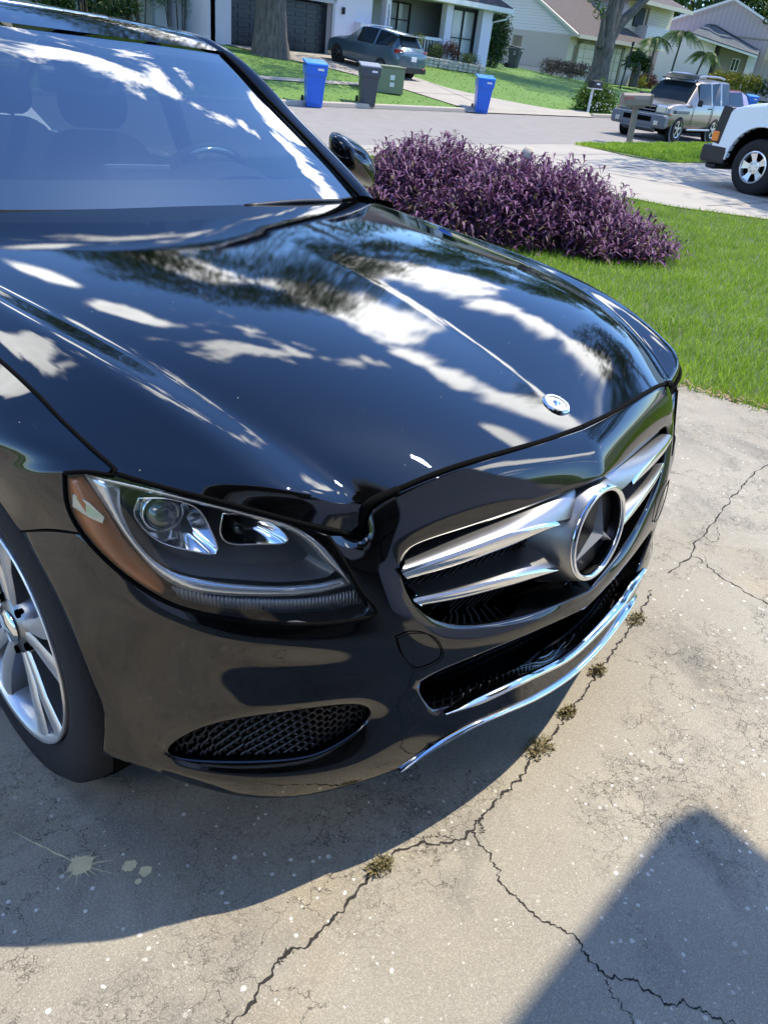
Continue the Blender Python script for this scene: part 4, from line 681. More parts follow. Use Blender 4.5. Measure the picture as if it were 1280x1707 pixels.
def sheet(name, polyfn, x0, x1, y0, y1, nx, ny, mat, off):      # draped grid between two x limits that may depend on y
    g = MB(); rows = []
    for y in np.linspace(y0, y1, ny + 1):
        xa = x0(y) if callable(x0) else x0; xb = x1(y) if callable(x1) else x1
        rows.append([(x, y, gh(x, y) + off) for x in np.linspace(xa, xb, nx + 1)])
    g.grid(rows); return tag(g.build(name, mat, None, smooth=True), kind='structure')
gx = np.r_[np.linspace(-400, -40, 12), np.linspace(-36, 90, 127), np.linspace(100, 600, 14)]
gy_ = np.r_[np.linspace(-300, -30, 10), np.linspace(-27, 17.1, 64), [17.2, 17.3, 17.5], np.linspace(18, 70, 53), np.linspace(80, 700, 14)]
g = MB(); g.grid([[(x, y, gh(x, y) - .012) for x in gx] for y in gy_]); tag(g.build('ground', [LAWN], None, smooth=True), kind='structure')
sheet('lawn_ground', None, 2.9, 14.0, -12, 10.2, 12, 24, SOIL, -.004)
sheet('driveway', None, -9, 2.92, -9, 10.2, 30, 48, CONC, .004)
sheet('street', None, -60, 130, 11.0, 17.2, 95, 8, STREET, .004)
sheet('pavement', None, -40, 10.8, 9.9, 11.0, 40, 2, CONC2, .010)
nd = [(-14, 24), (-3.5, 18), (3.9, 12.3), (5.25, 11.3), (8.0, 10.9), (11.0, 10.7)]
ndx = lambda y: np.interp(y, [p[0] for p in nd], [p[1] for p in nd])
sheet('neighbour_driveway', None, ndx, 60, -14, 10.99, 40, 30, CONC2, .014)
dl = lambda y: np.interp(y, [17.3, 18.5, 19.9, 22.8, 27.0], [20.9, 20.9, 20.9, 20.6, 18.4]); dr_ = lambda y: np.interp(y, [17.3, 17.6, 18.7, 19.8, 20.9, 23.2, 24.5, 27], [28.6, 27.3, 25.8, 24.8, 24.2, 24.5, 25.2, 26.5])
sheet('far_driveway', None, dl, dr_, 17.22, 27.0, 12, 20, CONC2, .012)
sheet('far_driveway_apron', None, 20.8, 28.7, 17.05, 17.7, 8, 4, CONC2, .035)
sheet('far_pavement', None, -30, 20.7, 20.2, 20.75, 50, 1, CONC2, .012)
kb = MB()
for xa, xb in ((-60, 20.8), (28.7, 46), (52, 130)):
    kb.box(((xa + xb) / 2, 17.22, -.44), (xb - xa, .16, .14))
kb2 = None
for i, (xa, xb) in enumerate(((-60, 20.8), (28.7, 46), (52, 130))):
    q = MB(); q.box(((xa + xb) / 2, 17.22, -.44), (xb - xa, .16, .14)); tag(q.build('kerb', pmat('kerb_concrete', (.50, .44, .36), .9, scale=4) if 'kerb_concrete' not in MATS else MATS['kerb_concrete'], bevel=.03), kind='structure')
# joints in the pale slabs
jm = pmat('slab_joint', (.16, .15, .14), .9)
jt = MB()
def strip(m, a, b, w, off, mat=None):
    a = np.array(a, float); b = np.array(b, float); d = b - a; L = np.linalg.norm(d); nrm = np.array([-d[1], d[0]]) / L * w / 2; n = max(2, int(L / .5)); rows = []
    for t in np.linspace(0, 1, n): p = a + d * t; rows.append([(*(p - nrm), gh(*(p - nrm)) + off), (*(p + nrm), gh(*(p + nrm)) + off)])
    m.grid(rows)
for a, b in (((11.2, 8.1), (40, 8.1)), ((13.5, 8.1), (16.6, -4)), ((14.2, 11), (13.9, 8.1)), ((17.5, 4.4), (12.2, 5.0)), ((10.7, 9.6), (17.1, 9.6)), ((22.3, 17.3), (24.3, 22)), ((20.9, 19.6), (24.9, 19.6)), ((20.8, 22.2), (24.3, 22.2))): strip(jt, a, b, .03, .018)
tag(jt.build('slab_joints', jm), kind='structure')
# worn grass strip between pavement and street, right of the neighbour's drive
gs = [(17.7, 10.85), (17.25, 9.1), (17.6, 8.45), (19.0, 8.2), (24, 8.1), (30, 8.1), (30, 10.9), (24, 10.9)]
q = MB(); q.add([(x, y, -.5 + .032) for x, y in gs] + [(x, y, -.5) for x, y in gs], [tuple(range(8))] + [(i, (i + 1) % 8, (i + 1) % 8 + 8, i + 8) for i in range(8)]); tag(q.build('verge', SOIL), kind='structure')

# ---- cracks, weeds, splats and shell grit in the concrete
def W_(x, y, z=0.0): v = CARM @ Vector((x, y, z)); return v
CRK = pmat('crack_dark', (.030, .026, .022), .95, var=.4, scale=60)  # dark ribbon laid on the slab in place of a cut groove
CRL = pmat('crack_chipped_edge', (.30, .27, .22), .95, var=.35, scale=70)
cr_obj = thing('driveway_cracks', 'long dark cracks branching across the concrete driveway', 'crack'); cr_obj['kind'] = 'structure'; del cr_obj['category']; del cr_obj['label']
cm = MB(); ce_ = MB(); rc = random.Random(3)
for pts, w in [[[[0.8251, 0.213], [0.6429, 0.1676], [0.5377, 0.1486], [0.3706, 0.1268], [0.3001, 0.1118], [0.1594, 0.0937], [0.0864, 0.0801], [-0.0127, 0.0706], [-0.1221, 0.0566], [-0.2051, 0.0488], [-0.2448, 0.0456], [-0.2756, 0.0394], [-0.3124, 0.047], [-0.3454, 0.0643], [-0.367, 0.0911], [-0.4154, 0.1085], [-0.4487, 0.1076], [-0.5009, 0.1022], [-0.5681, 0.0934], [-0.6128, 0.0902], [-0.6448, 0.0843], [-0.6795, 0.089], [-0.7096, 0.0903], [-0.7446, 0.0842], [-0.7867, 0.0744], [-0.8266, 0.0651]], 0.0062], [[[-0.2756, 0.0394], [-0.2811, 0.013], [-0.2896, -0.0151], [-0.3132, -0.0537], [-0.3267, -0.0905], [-0.3285, -0.1436], [-0.3148, -0.2087], [-0.3236, -0.2435], [-0.3328, -0.283], [-0.317, -0.3019], [-0.3057, -0.3285], [-0.299, -0.3674], [-0.2691, -0.4148], [-0.2585, -0.4498], [-0.2481, -0.484]], 0.0042], [[[0.9622, 0.2265], [1.1184, 0.2213], [1.2349, 0.2524], [1.3069, 0.2581], [1.4437, 0.277], [1.5701, 0.2956], [1.782, 0.3221], [2.0624, 0.3555], [2.2497, 0.3467], [2.7657, 0.385]], 0.006], [[[1.1261, 0.2248], [1.1357, 0.198], [1.1111, 0.1569], [1.0656, 0.0599], [1.0365, -0.0615], [0.9791, -0.1671]], 0.0062], [[[-0.3328, -0.283], [-0.3427, -0.2964], [-0.3525, -0.3106], [-0.3642, -0.3435], [-0.3742, -0.3643]], 0.0025], [[[-0.2448, 0.0456], [-0.2486, 0.0337], [-0.2669, 0.024]], 0.006], [[[-0.367, 0.0911], [-0.344, 0.0884], [-0.3288, 0.0709], [-0.3124, 0.047]], 0.003], [[[-0.7096, 0.0903], [-0.6901, 0.099], [-0.6768, 0.0892]], 0.004], [[[1.3069, 0.2581], [1.2786, 0.2181], [1.3368, 0.2191], [1.438, 0.2701]], 0.003]]:
    P = [np.array(p) for p in crv([(a, b, 0) for a, b in pts], max(12, int(len(pts) * 14)))]
    ph = rc.random() * 9; jw = 0.0
    rows = []; rowe = []
    for i, p in enumerate(P):
        d = P[min(i + 1, len(P) - 1)] - P[max(i - 1, 0)]; d /= (np.linalg.norm(d) + 1e-9); nn_ = np.array([-d[1], d[0], 0])
        jw = .72 * jw + rc.gauss(0, .0021); j = jw + .0016 * math.sin(i * .9 + ph); ww = w * (.35 + .9 * abs(math.sin(i * .31 + ph)) * rc.uniform(.5, 1.1)) * min(1, .2 + (len(P) - i) / 14)
        c = p + nn_ * j; rows.append([tuple(W_(*(c - nn_ * ww / 2)[:2], .0062)), tuple(W_(*(c + nn_ * ww / 2)[:2], .0062))]); we = ww + w * .35 * rc.uniform(.0, 1.8)
        rowe.append([tuple(W_(*(c - nn_ * we / 2 * rc.uniform(.6, 1.3))[:2], .0052)), tuple(W_(*(c + nn_ * we / 2 * rc.uniform(.6, 1.3))[:2], .0052))])
    cm.grid(rows); ce_.grid(rowe)
c_o = cm.build('driveway_crack_lines', CRK); tag(c_o, kind='structure'); c_o2 = ce_.build('driveway_crack_edges', CRL); tag(c_o2, kind='structure'); bpy.data.objects.remove(cr_obj)
WEED = pmat('dry_weed', (.17, .14, .055), .8, var=.5, scale=90)
def weed(x, y, r, n, label):
    V_ = []; F_ = []; rr = np.random.default_rng(int(abs(x * 1000) + abs(y * 777)))
    for k in range(n):
        a = rr.uniform(0, 2 * PI); d = r * rr.uniform(.0, 1) ** .7; h = .003 + .022 * rr.uniform(0, 1) * (1 - d / r * .6); b = np.array([x + d * math.cos(a), y + d * math.sin(a) * .7, h]); L = rr.uniform(.004, .010); t = rr.normal(size=3); t[2] = abs(t[2]) * .6; t /= np.linalg.norm(t); s = np.cross(t, rr.normal(size=3)); s /= np.linalg.norm(s) + 1e-9; i = len(V_)
        V_ += [tuple(W_(*p)) for p in (b, b + t * L * .5 + s * L * .35, b + t * L, b + t * L * .5 - s * L * .35)]; F_.append((i, i + 1, i + 2, i + 3))
    for k in range(n // 8):
        a = rr.uniform(0, 2 * PI); p1 = np.array([x, y, .003]); p2 = p1 + np.array([r * 1.1 * math.cos(a), r * .8 * math.sin(a), .014]); s = np.array([-math.sin(a), math.cos(a), 0]) * .0009; i = len(V_)
        V_ += [tuple(W_(*p)) for p in (p1 - s, p1 + s, p2 + s, p2 - s)]; F_.append((i, i + 1, i + 2, i + 3))
    o = fastmesh('crack_weed', V_, F_, WEED); tag(o, label, 'weed', 'weeds growing in the driveway crack')
for (x, y, r), lb_ in zip([[0.6429, 0.1676, 0.035], [0.3494, 0.1233, 0.028], [0.1565, 0.0936, 0.026], [0.0095, 0.0745, 0.04], [-0.4633, 0.1057, 0.028]], ('weed tuft farthest along the crack, nearest the far corner of the bumper', 'second weed tuft from the far end of the driveway crack', 'middle weed tuft in the crack beside the chrome lip', 'widest weed tuft in the crack just past the shadow of the bumper', 'small green moss tuft where the crack bends left of the fork')):
    weed(x, y, r, 170, lb_)
CREAM = pmat('dried_cream_paint', (.74, .64, .37), .85, var=.25, scale=60)
def splat(x, y, r, rays, label, seed, sp=.5):
    rr = random.Random(seed); n = 64; pts = []
    for k in range(n):
        a = 2 * PI * k / n; sp = (.25 if k % 3 else .9) if rays else .5; pts.append((x + (r * (1 + sp * rr.uniform(-.35, .5))) * math.cos(a), y + (r * (1 + sp * rr.uniform(-.35, .5))) * math.sin(a) * .9))
    m = MB(); m.add([tuple(W_(px, py, .0068)) for px, py in pts], [tuple(range(n))])
    for (dx, dy, L, w) in rays:
        q = MB(); a0 = np.array([x, y]); d = np.array([dx, dy]); d = d / np.linalg.norm(d); s = np.array([-d[1], d[0]]); k = 14; rows = []
        for i in range(k):
            t = i / (k - 1); c = a0 + d * (r * .6 + (L - r * .6) * t) + s * rr.uniform(-.0012, .0012); ww = w * (1 - .8 * t) * rr.uniform(.4, 1.2); rows.append([tuple(W_(*(c - s * ww), .0072)), tuple(W_(*(c + s * ww), .0072))])
        m.grid(rows)
    o = m.build('paint_splat', CREAM); tag(o, label, 'paint splat', 'dried splats on the driveway')
sx, sy = [-0.852, 0.4665]
splat(sx, sy, .021, [(-.35, .9, .155, .0020), (.8, -.5, .055, .0016), (.3, -1, .045, .0014), (-.9, .1, .036, .0014), (.9, .3, .034, .0014), (-.6, -.7, .04, .0014), (.5, -.8, .075, .0012), (.0, -.9, .036, .0014), (-.8, -.3, .04, .0012), (.95, -.1, .045, .0012)], 'starburst splat of dried cream paint in the car shadow', 5)
for (x, y, r), lb_ in zip([[-0.7907, 0.4087, 0.012], [-0.7756, 0.3802, 0.011], [-0.7951, 0.3709, 0.006]], ('cream dried chip nearest the starburst splat', 'cream dried chip right of its two neighbours', 'smallest cream chip below the other two')): splat(x, y, r, [], lb_, int(x * 9999) % 97, .9)
# crushed shell fragments standing out of the worn surface
Vf = []; Ff = []; rr = np.random.default_rng(12); SH = pmat('shell_white', (.70, .67, .58), .6, var=.15, scale=40)
def nz2(x, y): return math.sin(x * 3.1 + 1.3 * math.sin(y * 2.3)) * math.sin(y * 2.7 + 1.1 * math.sin(x * 3.7 + 1))
k = 0
while k < 5200:
    x = rr.uniform(-1.6, 2.7); y = rr.uniform(-1.4, 2.2)
    if nz2(x, y) + rr.normal() * .5 < .15: continue
    s = rr.uniform(.0006, .0031) * (1 + (rr.uniform() < .08) * .9); a = rr.uniform(0, PI); el_ = rr.uniform(.2, .7); n = 5; i = len(Vf)
    for j in range(n):
        t = 2 * PI * j / n + rr.uniform(-.3, .3); u = s * math.cos(t); v_ = s * el_ * math.sin(t); Vf.append(tuple(W_(x + u * math.cos(a) - v_ * math.sin(a), y + u * math.sin(a) + v_ * math.cos(a), .0058)))
    Ff.append((i, i + 1, i + 2, i + 3, i + 4)); k += 1
o = fastmesh('shell_fragments', Vf, Ff, SH); tag(o, 'scattered white shell fragments in the worn driveway concrete', 'shell grit', kind='stuff')
# leaf litter along the lawn edge
Vf = []; Ff = []; LT = pmat('dry_leaf', (.30, .20, .11), .8, var=.45, scale=30)
for k in range(420):
    y = rr.uniform(-.6, 3.6); x = 2.92 + abs(rr.normal()) * .07 - .03; L = rr.uniform(.012, .04); a = rr.uniform(0, PI); w = L * rr.uniform(.12, .35); h = rr.uniform(.004, .02); i = len(Vf)
    for u, v_, hh in ((-L, 0, h), (0, -w, h + .004), (L, 0, h + rr.uniform(-.003, .008)), (0, w, h + .004)): Vf.append((x + u * math.cos(a) - v_ * math.sin(a), y + u * math.sin(a) + v_ * math.cos(a), gh(x, y) + hh))
    Ff.append((i, i + 1, i + 2, i + 3))
o = fastmesh('leaf_litter', Vf, Ff, LT); tag(o, 'dry leaves and clippings along the lawn edge', 'leaf litter', kind='stuff')

# ---- lawns
def grassmat(name, a, b_, tr=.25):
    m, n, l, b = nm(name); gi = n.new('ShaderNodeNewGeometry'); t = n.new('ShaderNodeTexCoord'); no = n.new('ShaderNodeTexNoise'); no.inputs['Scale'].default_value = 2.2; no.inputs['Detail'].default_value = 5; l.new(t.outputs['Object'], no.inputs['Vector'])
    mx_ = n.new('ShaderNodeMixRGB'); mx_.inputs[1].default_value = a + (1,); mx_.inputs[2].default_value = b_ + (1,)
    ad = n.new('ShaderNodeMath'); ad.operation = 'ADD'; l.new(no.outputs['Fac'], ad.inputs[0]); mr = n.new('ShaderNodeMapRange'); l.new(gi.outputs['Random Per Island'], mr.inputs[0]); mr.inputs[3].default_value = -.45; mr.inputs[4].default_value = .45; l.new(mr.outputs[0], ad.inputs[1]); ad.use_clamp = True
    l.new(ad.outputs[0], mx_.inputs[0]); l.new(mx_.outputs[0], b.inputs['Base Color']); b.inputs['Roughness'].default_value = .5; b.inputs['Specular IOR Level'].default_value = .3
    if tr:
        td = n.new('ShaderNodeBsdfTranslucent'); l.new(mx_.outputs[0], td.inputs[0]); ms = n.new('ShaderNodeMixShader'); ms.inputs[0].default_value = tr; l.new(b.outputs[0], ms.inputs[1]); l.new(td.outputs[0], ms.inputs[2]); l.new(ms.outputs[0], n['Material Output'].inputs[0])
    return m
DRYB = None
GR = grassmat('grass_blade', (.15, .28, .016), (.44, .60, .060), .3)
def blades(n, fx, h0, h1, w, seed):
    r = np.random.default_rng(seed); P = fx(n, r); n = len(P); x, y = P[:, 0], P[:, 1]; z = ghv(x, y); h = r.uniform(h0, h1, n) * (1 + .25 * np.sin(x * 5) * np.sin(y * 4.3)); a = r.uniform(0, 2 * PI, n); lean = r.uniform(.1, .9, n) * h; b = r.uniform(0, 2 * PI, n)
    ww = w * r.uniform(.6, 1.3, n); c, s = np.cos(a) * ww / 2, np.sin(a) * ww / 2; lx, ly = np.cos(b) * lean, np.sin(b) * lean
    p0 = np.c_[x - c, y - s, z]; p1 = np.c_[x + c, y + s, z]; p2 = np.c_[x + c * .7 + lx * .35, y + s * .7 + ly * .35, z + h * .6]; p3 = np.c_[x - c * .7 + lx * .35, y - s * .7 + ly * .35, z + h * .6]; p4 = np.c_[x + lx, y + ly, z + h * .9]
    V_ = np.stack([p0, p1, p2, p3, p4], 1).reshape(-1, 3); i = np.arange(n)[:, None] * 5; F_ = np.concatenate([i + [0, 1, 2], i + [0, 2, 3], i + [3, 2, 4]], 1).reshape(-1, 3); return V_, F_
def near_lawn(n, r):
    u = r.uniform(0, 1, n) ** 1.25; x = 2.90 + u * 10.5; y = r.uniform(-1.5, 9.9, n); x = np.where(x < 2.93, x + r.uniform(-.05, 0, n), x); xm = np.interp(y, [p[0] for p in nd], [p[1] for p in nd]); k = (x < xm - .02) & ~((x > 6.5) & (y < 0)) & (y > -.2 * x); return np.c_[x, y][k]
V1, F1 = blades(210000, near_lawn, .035, .075, .0065, 1); DRYB = grassmat('dry_blade', (.30, .27, .12), (.55, .50, .28), .2); r6 = np.random.default_rng(6); md_ = np.repeat((r6.uniform(0, 1, len(F1) // 3) < .05).astype(int), 3); md_ = np.resize(md_, len(F1))
o = fastmesh('lawn', V1, F1, [GR, DRYB], mi=md_); tag(o, 'bright green mown lawn beside the driveway', 'lawn', kind='stuff')
def verge(n, r): x = r.uniform(17.3, 27, n); y = r.uniform(8.25, 10.85, n); k = (x > 17.7 - .2 * (y - 9)) ; return np.c_[x, y][k]
V1, F1 = blades(26000, verge, .06, .10, .02, 2); V1[:, 2] += .03; o = fastmesh('verge_grass', V1, F1, GR); tag(o, 'green grass strip under the tan mailbox', 'grass', kind='stuff')
GR2 = grassmat('far_grass_blade', (.12, .22, .035), (.16, .28, .042), .2)
def farl(n, r):
    x = r.uniform(8, 62, n); y = 17.35 + 14 * r.uniform(0, 1, n) ** 1.2; a = np.interp(y, [17.3, 18.5, 19.9, 22.8, 27.0], [20.9, 20.9, 20.9, 20.6, 18.4]); b = np.interp(y, [17.3, 17.6, 18.7, 19.8, 20.9, 23.2, 24.5, 27], [28.6, 27.3, 25.8, 24.8, 24.2, 24.5, 25.2, 26.5]); k = ~((x > a) & (x < b) & (y < 27)) & ~((y > 20.2) & (y < 20.75) & (x < 20.7)) & ~((y > 26.7) & (x < 34)); return np.c_[x, y][k]
V1, F1 = blades(9000, farl, .02, .035, .04, 3); o = fastmesh('far_lawn', V1, F1, GR2); tag(o, 'green lawns of the houses across the street', 'lawn', kind='stuff')

# ---- purple bed plant
PUR = grassmat('purple_leaf', (.038, .008, .034), (.235, .10, .20), .18)
def bush_leaves():
    r = np.random.default_rng(5); V_ = []; F_ = []
    cx0, cy0 = 6.49, 5.22; ang = 1.752; ra, rb = 2.15, 1.18; i = 0
    n_st = 2300
    for k in range(n_st):
        q = r.uniform(0, 1) ** .5; t = r.uniform(0, 2 * PI); u = ra * q * math.cos(t); v_ = rb * q * math.sin(t); x = cx0 + u * math.cos(ang) - v_ * math.sin(ang); y = cy0 + u * math.sin(ang) + v_ * math.cos(ang)
        top = .60 * (1 - q ** 3.0) * (1 + .12 * math.sin(x * 2.1 + y) + .10 * math.sin(y * 3.3)) + .10; h = top * r.uniform(.72, 1.18); z0 = gh(x, y)
        az_ = r.uniform(0, 2 * PI); ln = r.uniform(.0, .10) + .10 * q; dirx, diry = math.cos(az_) * ln + math.cos(ang) * 0, math.sin(az_) * ln
        ox, oy = (x - cx0) / 3 * .16 * q, (y - cy0) / 3 * .16 * q; nl = int(r.integers(5, 9)); hs = max(.0, h - .22)
        for j in range(nl):
            f = j / (nl - 1); zz = hs + (h - hs) * f; b = np.array([x + (dirx + ox) * f, y + (diry + oy) * f, z0 + zz]); a = az_ + j * 2.4 + r.uniform(-.4, .4); L = r.uniform(.12, .25) * (1 - .25 * f); w = L * .095; up_ = r.uniform(.1, 1.15); d = np.array([math.cos(a) * math.cos(up_), math.sin(a) * math.cos(up_), math.sin(up_)]); s = np.array([-math.sin(a), math.cos(a), 0]) * w; mid = b + d * L * .5 + np.array([0, 0, .008]); tip = b + d * L + np.array([0, 0, -L * .28])
            V_ += [b, mid - s - np.array([0, 0, -.006]), mid, mid + s - np.array([0, 0, -.006]), tip]; F_ += [(i, i + 1, i + 2), (i, i + 2, i + 3), (i + 1, i + 4, i + 2), (i + 2, i + 4, i + 3)]; i += 5
        st_ = np.array([x, y, z0]); tp = np.array([x + dirx + ox, y + diry + oy, z0 + h]); s = np.array([.004, 0, 0]); V_ += [st_ - s, st_ + s, tp + s * .5, tp - s * .5, (tp + st_) / 2]; F_ += [(i, i + 1, i + 2), (i, i + 2, i + 3)]; i += 5
    return np.array(V_), np.array(F_)
bt = thing('purple_bush', 'broad mounded bed of purple-leaved plants on the lawn beyond the black car', 'bush', (6.49, 5.22, gh(6.49, 5.22)))
Vb, Fb = bush_leaves(); Vb = Vb - np.array([6.49, 5.22, gh(6.49, 5.22)]); OLV = grassmat('olive_stem_leaf', (.045, .040, .018), (.17, .13, .06), .15)
hz_ = Vb[Fb[:, 0], 2]; rng5 = np.random.default_rng(3); cl_ = np.repeat(rng5.uniform(0, 1, len(Fb) // 2 + 1), 2)[:len(Fb)]; mi_ = ((cl_ < np.clip(.42 - hz_ * .85, .03, .5))).astype(int)
fastmesh('foliage', Vb, Fb, [PUR, OLV], bt, mi=mi_)
mu = MB(); rows = []
for q in np.linspace(0, 1, 9): rows.append([(2.15 * q * .93 * math.cos(t) * math.cos(1.752) - 1.18 * q * .93 * math.sin(t) * math.sin(1.752), 2.15 * q * .93 * math.cos(t) * math.sin(1.752) + 1.18 * q * .93 * math.sin(t) * math.cos(1.752), (.60 - .22) * max(0, 1 - q ** 3) - .05) for t in np.linspace(0, 2 * PI, 41)])
mu.grid(rows); mu.build('stem_thicket', pmat('dark_stems', (.035, .022, .022), .95, var=.5, scale=30, bump=1, bscale=40), bt, smooth=True)
o = MB(); o.lathe([(0, .20), (.05, .20), (.085, .13), (.07, .06), (.08, .0), (.08, -.5)], (7.35, 5.37, .16), None, 12); o = o.build('stone_post', pmat('pitted_stone', (.50, .42, .32), .9, var=.3, scale=20, bump=.6, bscale=30), smooth=True); tag(o, 'pale pitted stone post top poking out of the purple bed', 'stone')

# ---------------------------------------------------------------- houses
WHITE = pmat('white_render', (.72, .68, .74), .85, var=.05, scale=3, bump=.15, bscale=40)
CREAMW = pmat('cream_render', (.78, .64, .55), .88, var=.06, scale=3, bump=.2, bscale=60)
TRIM = pmat('white_trim_paint', (.72, .72, .70), .6, var=.05)
TANT = pmat('tan_trim_paint', (.34, .28, .21), .7, var=.08)
NAVY = pmat('dark_door_paint', (.012, .018, .026), .38, var=.2)
GREYW = pmat('grey_porch_wall', (.46, .46, .47), .8, var=.08)
BLIND = pmat('window_blind', (.42, .44, .43), .35, var=.08, coat=.6)
DARK = pmat('dark_recess', (.02, .022, .026), .7)
def shingle(name, col):
    m, n, l, b = nm(name); t = n.new('ShaderNodeTexCoord'); br = n.new('ShaderNodeTexBrick'); l.new(t.outputs['UV'], br.inputs['Vector']) if False else l.new(t.outputs['Object'], br.inputs['Vector'])
    br.inputs['Scale'].default_value = 3.2; br.inputs['Color1'].default_value = tuple(c * .85 for c in col) + (1,); br.inputs['Color2'].default_value = tuple(c * 1.15 for c in col) + (1,); br.inputs['Mortar'].default_value = tuple(c * .6 for c in col) + (1,); br.inputs['Mortar Size'].default_value = .02
    no = n.new('ShaderNodeTexNoise'); no.inputs['Scale'].default_value = 9; no.inputs['Detail'].default_value = 6; l.new(t.outputs['Object'], no.inputs['Vector']); mx_ = n.new('ShaderNodeMixRGB'); mx_.blend_type = 'MULTIPLY'; mx_.inputs[0].default_value = .6; l.new(br.outputs[0], mx_.inputs[1]); l.new(no.outputs['Fac'], mx_.inputs[2]); l.new(mx_.outputs[0], b.inputs['Base Color']); b.inputs['Roughness'].default_value = .92; return m
ROOFD = shingle('dark_shingles', (.060, .055, .065)); ROOFB = shingle('brown_shingles', (.155, .125, .11)); ROOFG = shingle('grey_green_shingles', (.16, .18, .18))
def sidingmat(name, col, pitch, axis='Z', gap=.35):
    m, n, l, b = nm(name); t = n.new('ShaderNodeTexCoord'); sp = n.new('ShaderNodeSeparateXYZ'); l.new(t.outputs['Object'], sp.inputs[0]); mo = n.new('ShaderNodeMath'); mo.operation = 'MODULO'; ad = n.new('ShaderNodeMath'); ad.inputs[1].default_value = 500; l.new(sp.outputs[axis], ad.inputs[0]); l.new(ad.outputs[0], mo.inputs[0]); mo.inputs[1].default_value = pitch
    cr_ = n.new('ShaderNodeMapRange'); l.new(mo.outputs[0], cr_.inputs[0]); cr_.inputs[1].default_value = 0; cr_.inputs[2].default_value = pitch * .14; cr_.inputs[3].default_value = gap; cr_.inputs[4].default_value = 1
    mx_ = n.new('ShaderNodeMixRGB'); mx_.blend_type = 'MULTIPLY'; mx_.inputs[0].default_value = 1; mx_.inputs[1].default_value = col + (1,); l.new(cr_.outputs[0], mx_.inputs[2]); l.new(mx_.outputs[0], b.inputs['Base Color']); b.inputs['Roughness'].default_value = .7
    bp = n.new('ShaderNodeBump'); bp.inputs['Distance'].default_value = .02; l.new(mo.outputs[0], bp.inputs['Height']); l.new(bp.outputs[0], b.inputs['Normal']); return m
SIDW = sidingmat('white_lap_siding', (.82, .72, .74), .17); SIDC = sidingmat('cream_lap_siding', (.80, .67, .56), .17); SIDM = sidingmat('mauve_board_siding', (.44, .37, .38), .38, 'X', .55)
def bx(name, c, d, mat, par, rot=None, bevel=0): m = MB(); m.box(c, d, rot); return m.build(name, mat, par, bevel=bevel)
def window(par, x0, x1, z0, z1, y, cols, rows, fm, pane, name='window'):
    w = (x1 - x0); h = z1 - z0; m = MB(); t = .06
    m.box(((x0 + x1) / 2, y - .03, z1), (w + t, .09, t)); m.box(((x0 + x1) / 2, y - .03, z0), (w + t, .09, t)); m.box((x0, y - .03, (z0 + z1) / 2), (t, .085, h)); m.box((x1, y - .03, (z0 + z1) / 2), (t, .085, h))
    for i in range(1, cols): m.box((x0 + w * i / cols, y - .02, (z0 + z1) / 2), (t * 1.2, .06, h))
    for i in range(1, rows): m.box(((x0 + x1) / 2, y - .018, z0 + h * i / rows), (w, .055, .045))
    o = m.build(name, fm, par); p = MB(); p.box(((x0 + x1) / 2, y + .02, (z0 + z1) / 2), (w, .02, h)); p.build('pane', pane, o); return o
# --- house across the street, white with dark garage door (own origin at garage corner)
h1 = thing('white_house', 'white house with dark panelled garage door and number 15222 on its porch column', 'house', (23.65, 27.0, .40))
L1 = lambda X: X - 23.65
[bx('wall', c_, d_, WHITE, h1) for c_, d_ in (((1.1 - .5 * 0, .15, .9), (2.25, .3, 2.9 - .0)), ((-5.4, .15, .9), (.9, .3, 2.9)), ((-2.4, .15, 2.25), (5.2, .3, .8)), ((6.05, 5, .6), (8.2, .2, 3.6)), ((10.1, 3.0, .6), (.3, 6.0, 3.6)), ((-5.8, 3.0, .6), (.3, 6, 3.6)))]
pw = MB(); pw.box((5.9, 1.9, .9), (7.9, .2, 3.4)); pw.build('porch_wall', GREYW, h1)
gd = MB(); gd.box((-2.55, .36, .85), (5.0, .06, 1.75)); gdo = gd.build('garage_door', NAVY, h1)
gp = MB()
for r_ in range(6):
    for c_ in range(9): gp.box((-4.78 + c_ * .555, .325, .14 + r_ * .288), (.43, .03, .17)); 
gp.build('door_panels', NAVY, gdo, bevel=.03)
bx('garage_jamb', (.02, -.02, .88), (.14, .10, 1.8), TANT if False else GREYW, h1)
bx('garage_header', (-2.5, -.02, 1.86), (5.2, .08, .12), GREYW, h1)
bx('wall_lamp', (.55, -.06, 1.62), (.10, .12, .24), DARK, h1, bevel=.02)
bx('porch_ledge', (2.2, -.15, .75), (1.9, .5, 1.1), WHITE, h1, bevel=.02)
dr = MB(); dr.box((1.55, 1.78, 1.3), (.62, .05, 2.2)); dro = dr.build('front_door', pmat('grey_green_door', (.14, .16, .155), .5), h1); bx('door_handle', (1.34, 1.72, 1.15), (.03, .05, .18), CHR, dro)
bx('dark_panel', (1.12, 1.76, 1.4), (.26, .06, 2.4), NAVY, h1); bx('dark_panel', (2.12, 1.76, 1.4), (.5, .06, 2.4), NAVY, h1)
c1 = bx('porch_column', (3.05, -.02, 1.2), (.30, .30, 3.2), WHITE, h1, bevel=.015); bx('porch_column', (7.05, -.02, 1.2), (.46, .32, 3.2), WHITE, h1, bevel=.015); bx('porch_column', (9.85, -.02, 1.2), (.75, .34, 3.2), WHITE, h1, bevel=.015)
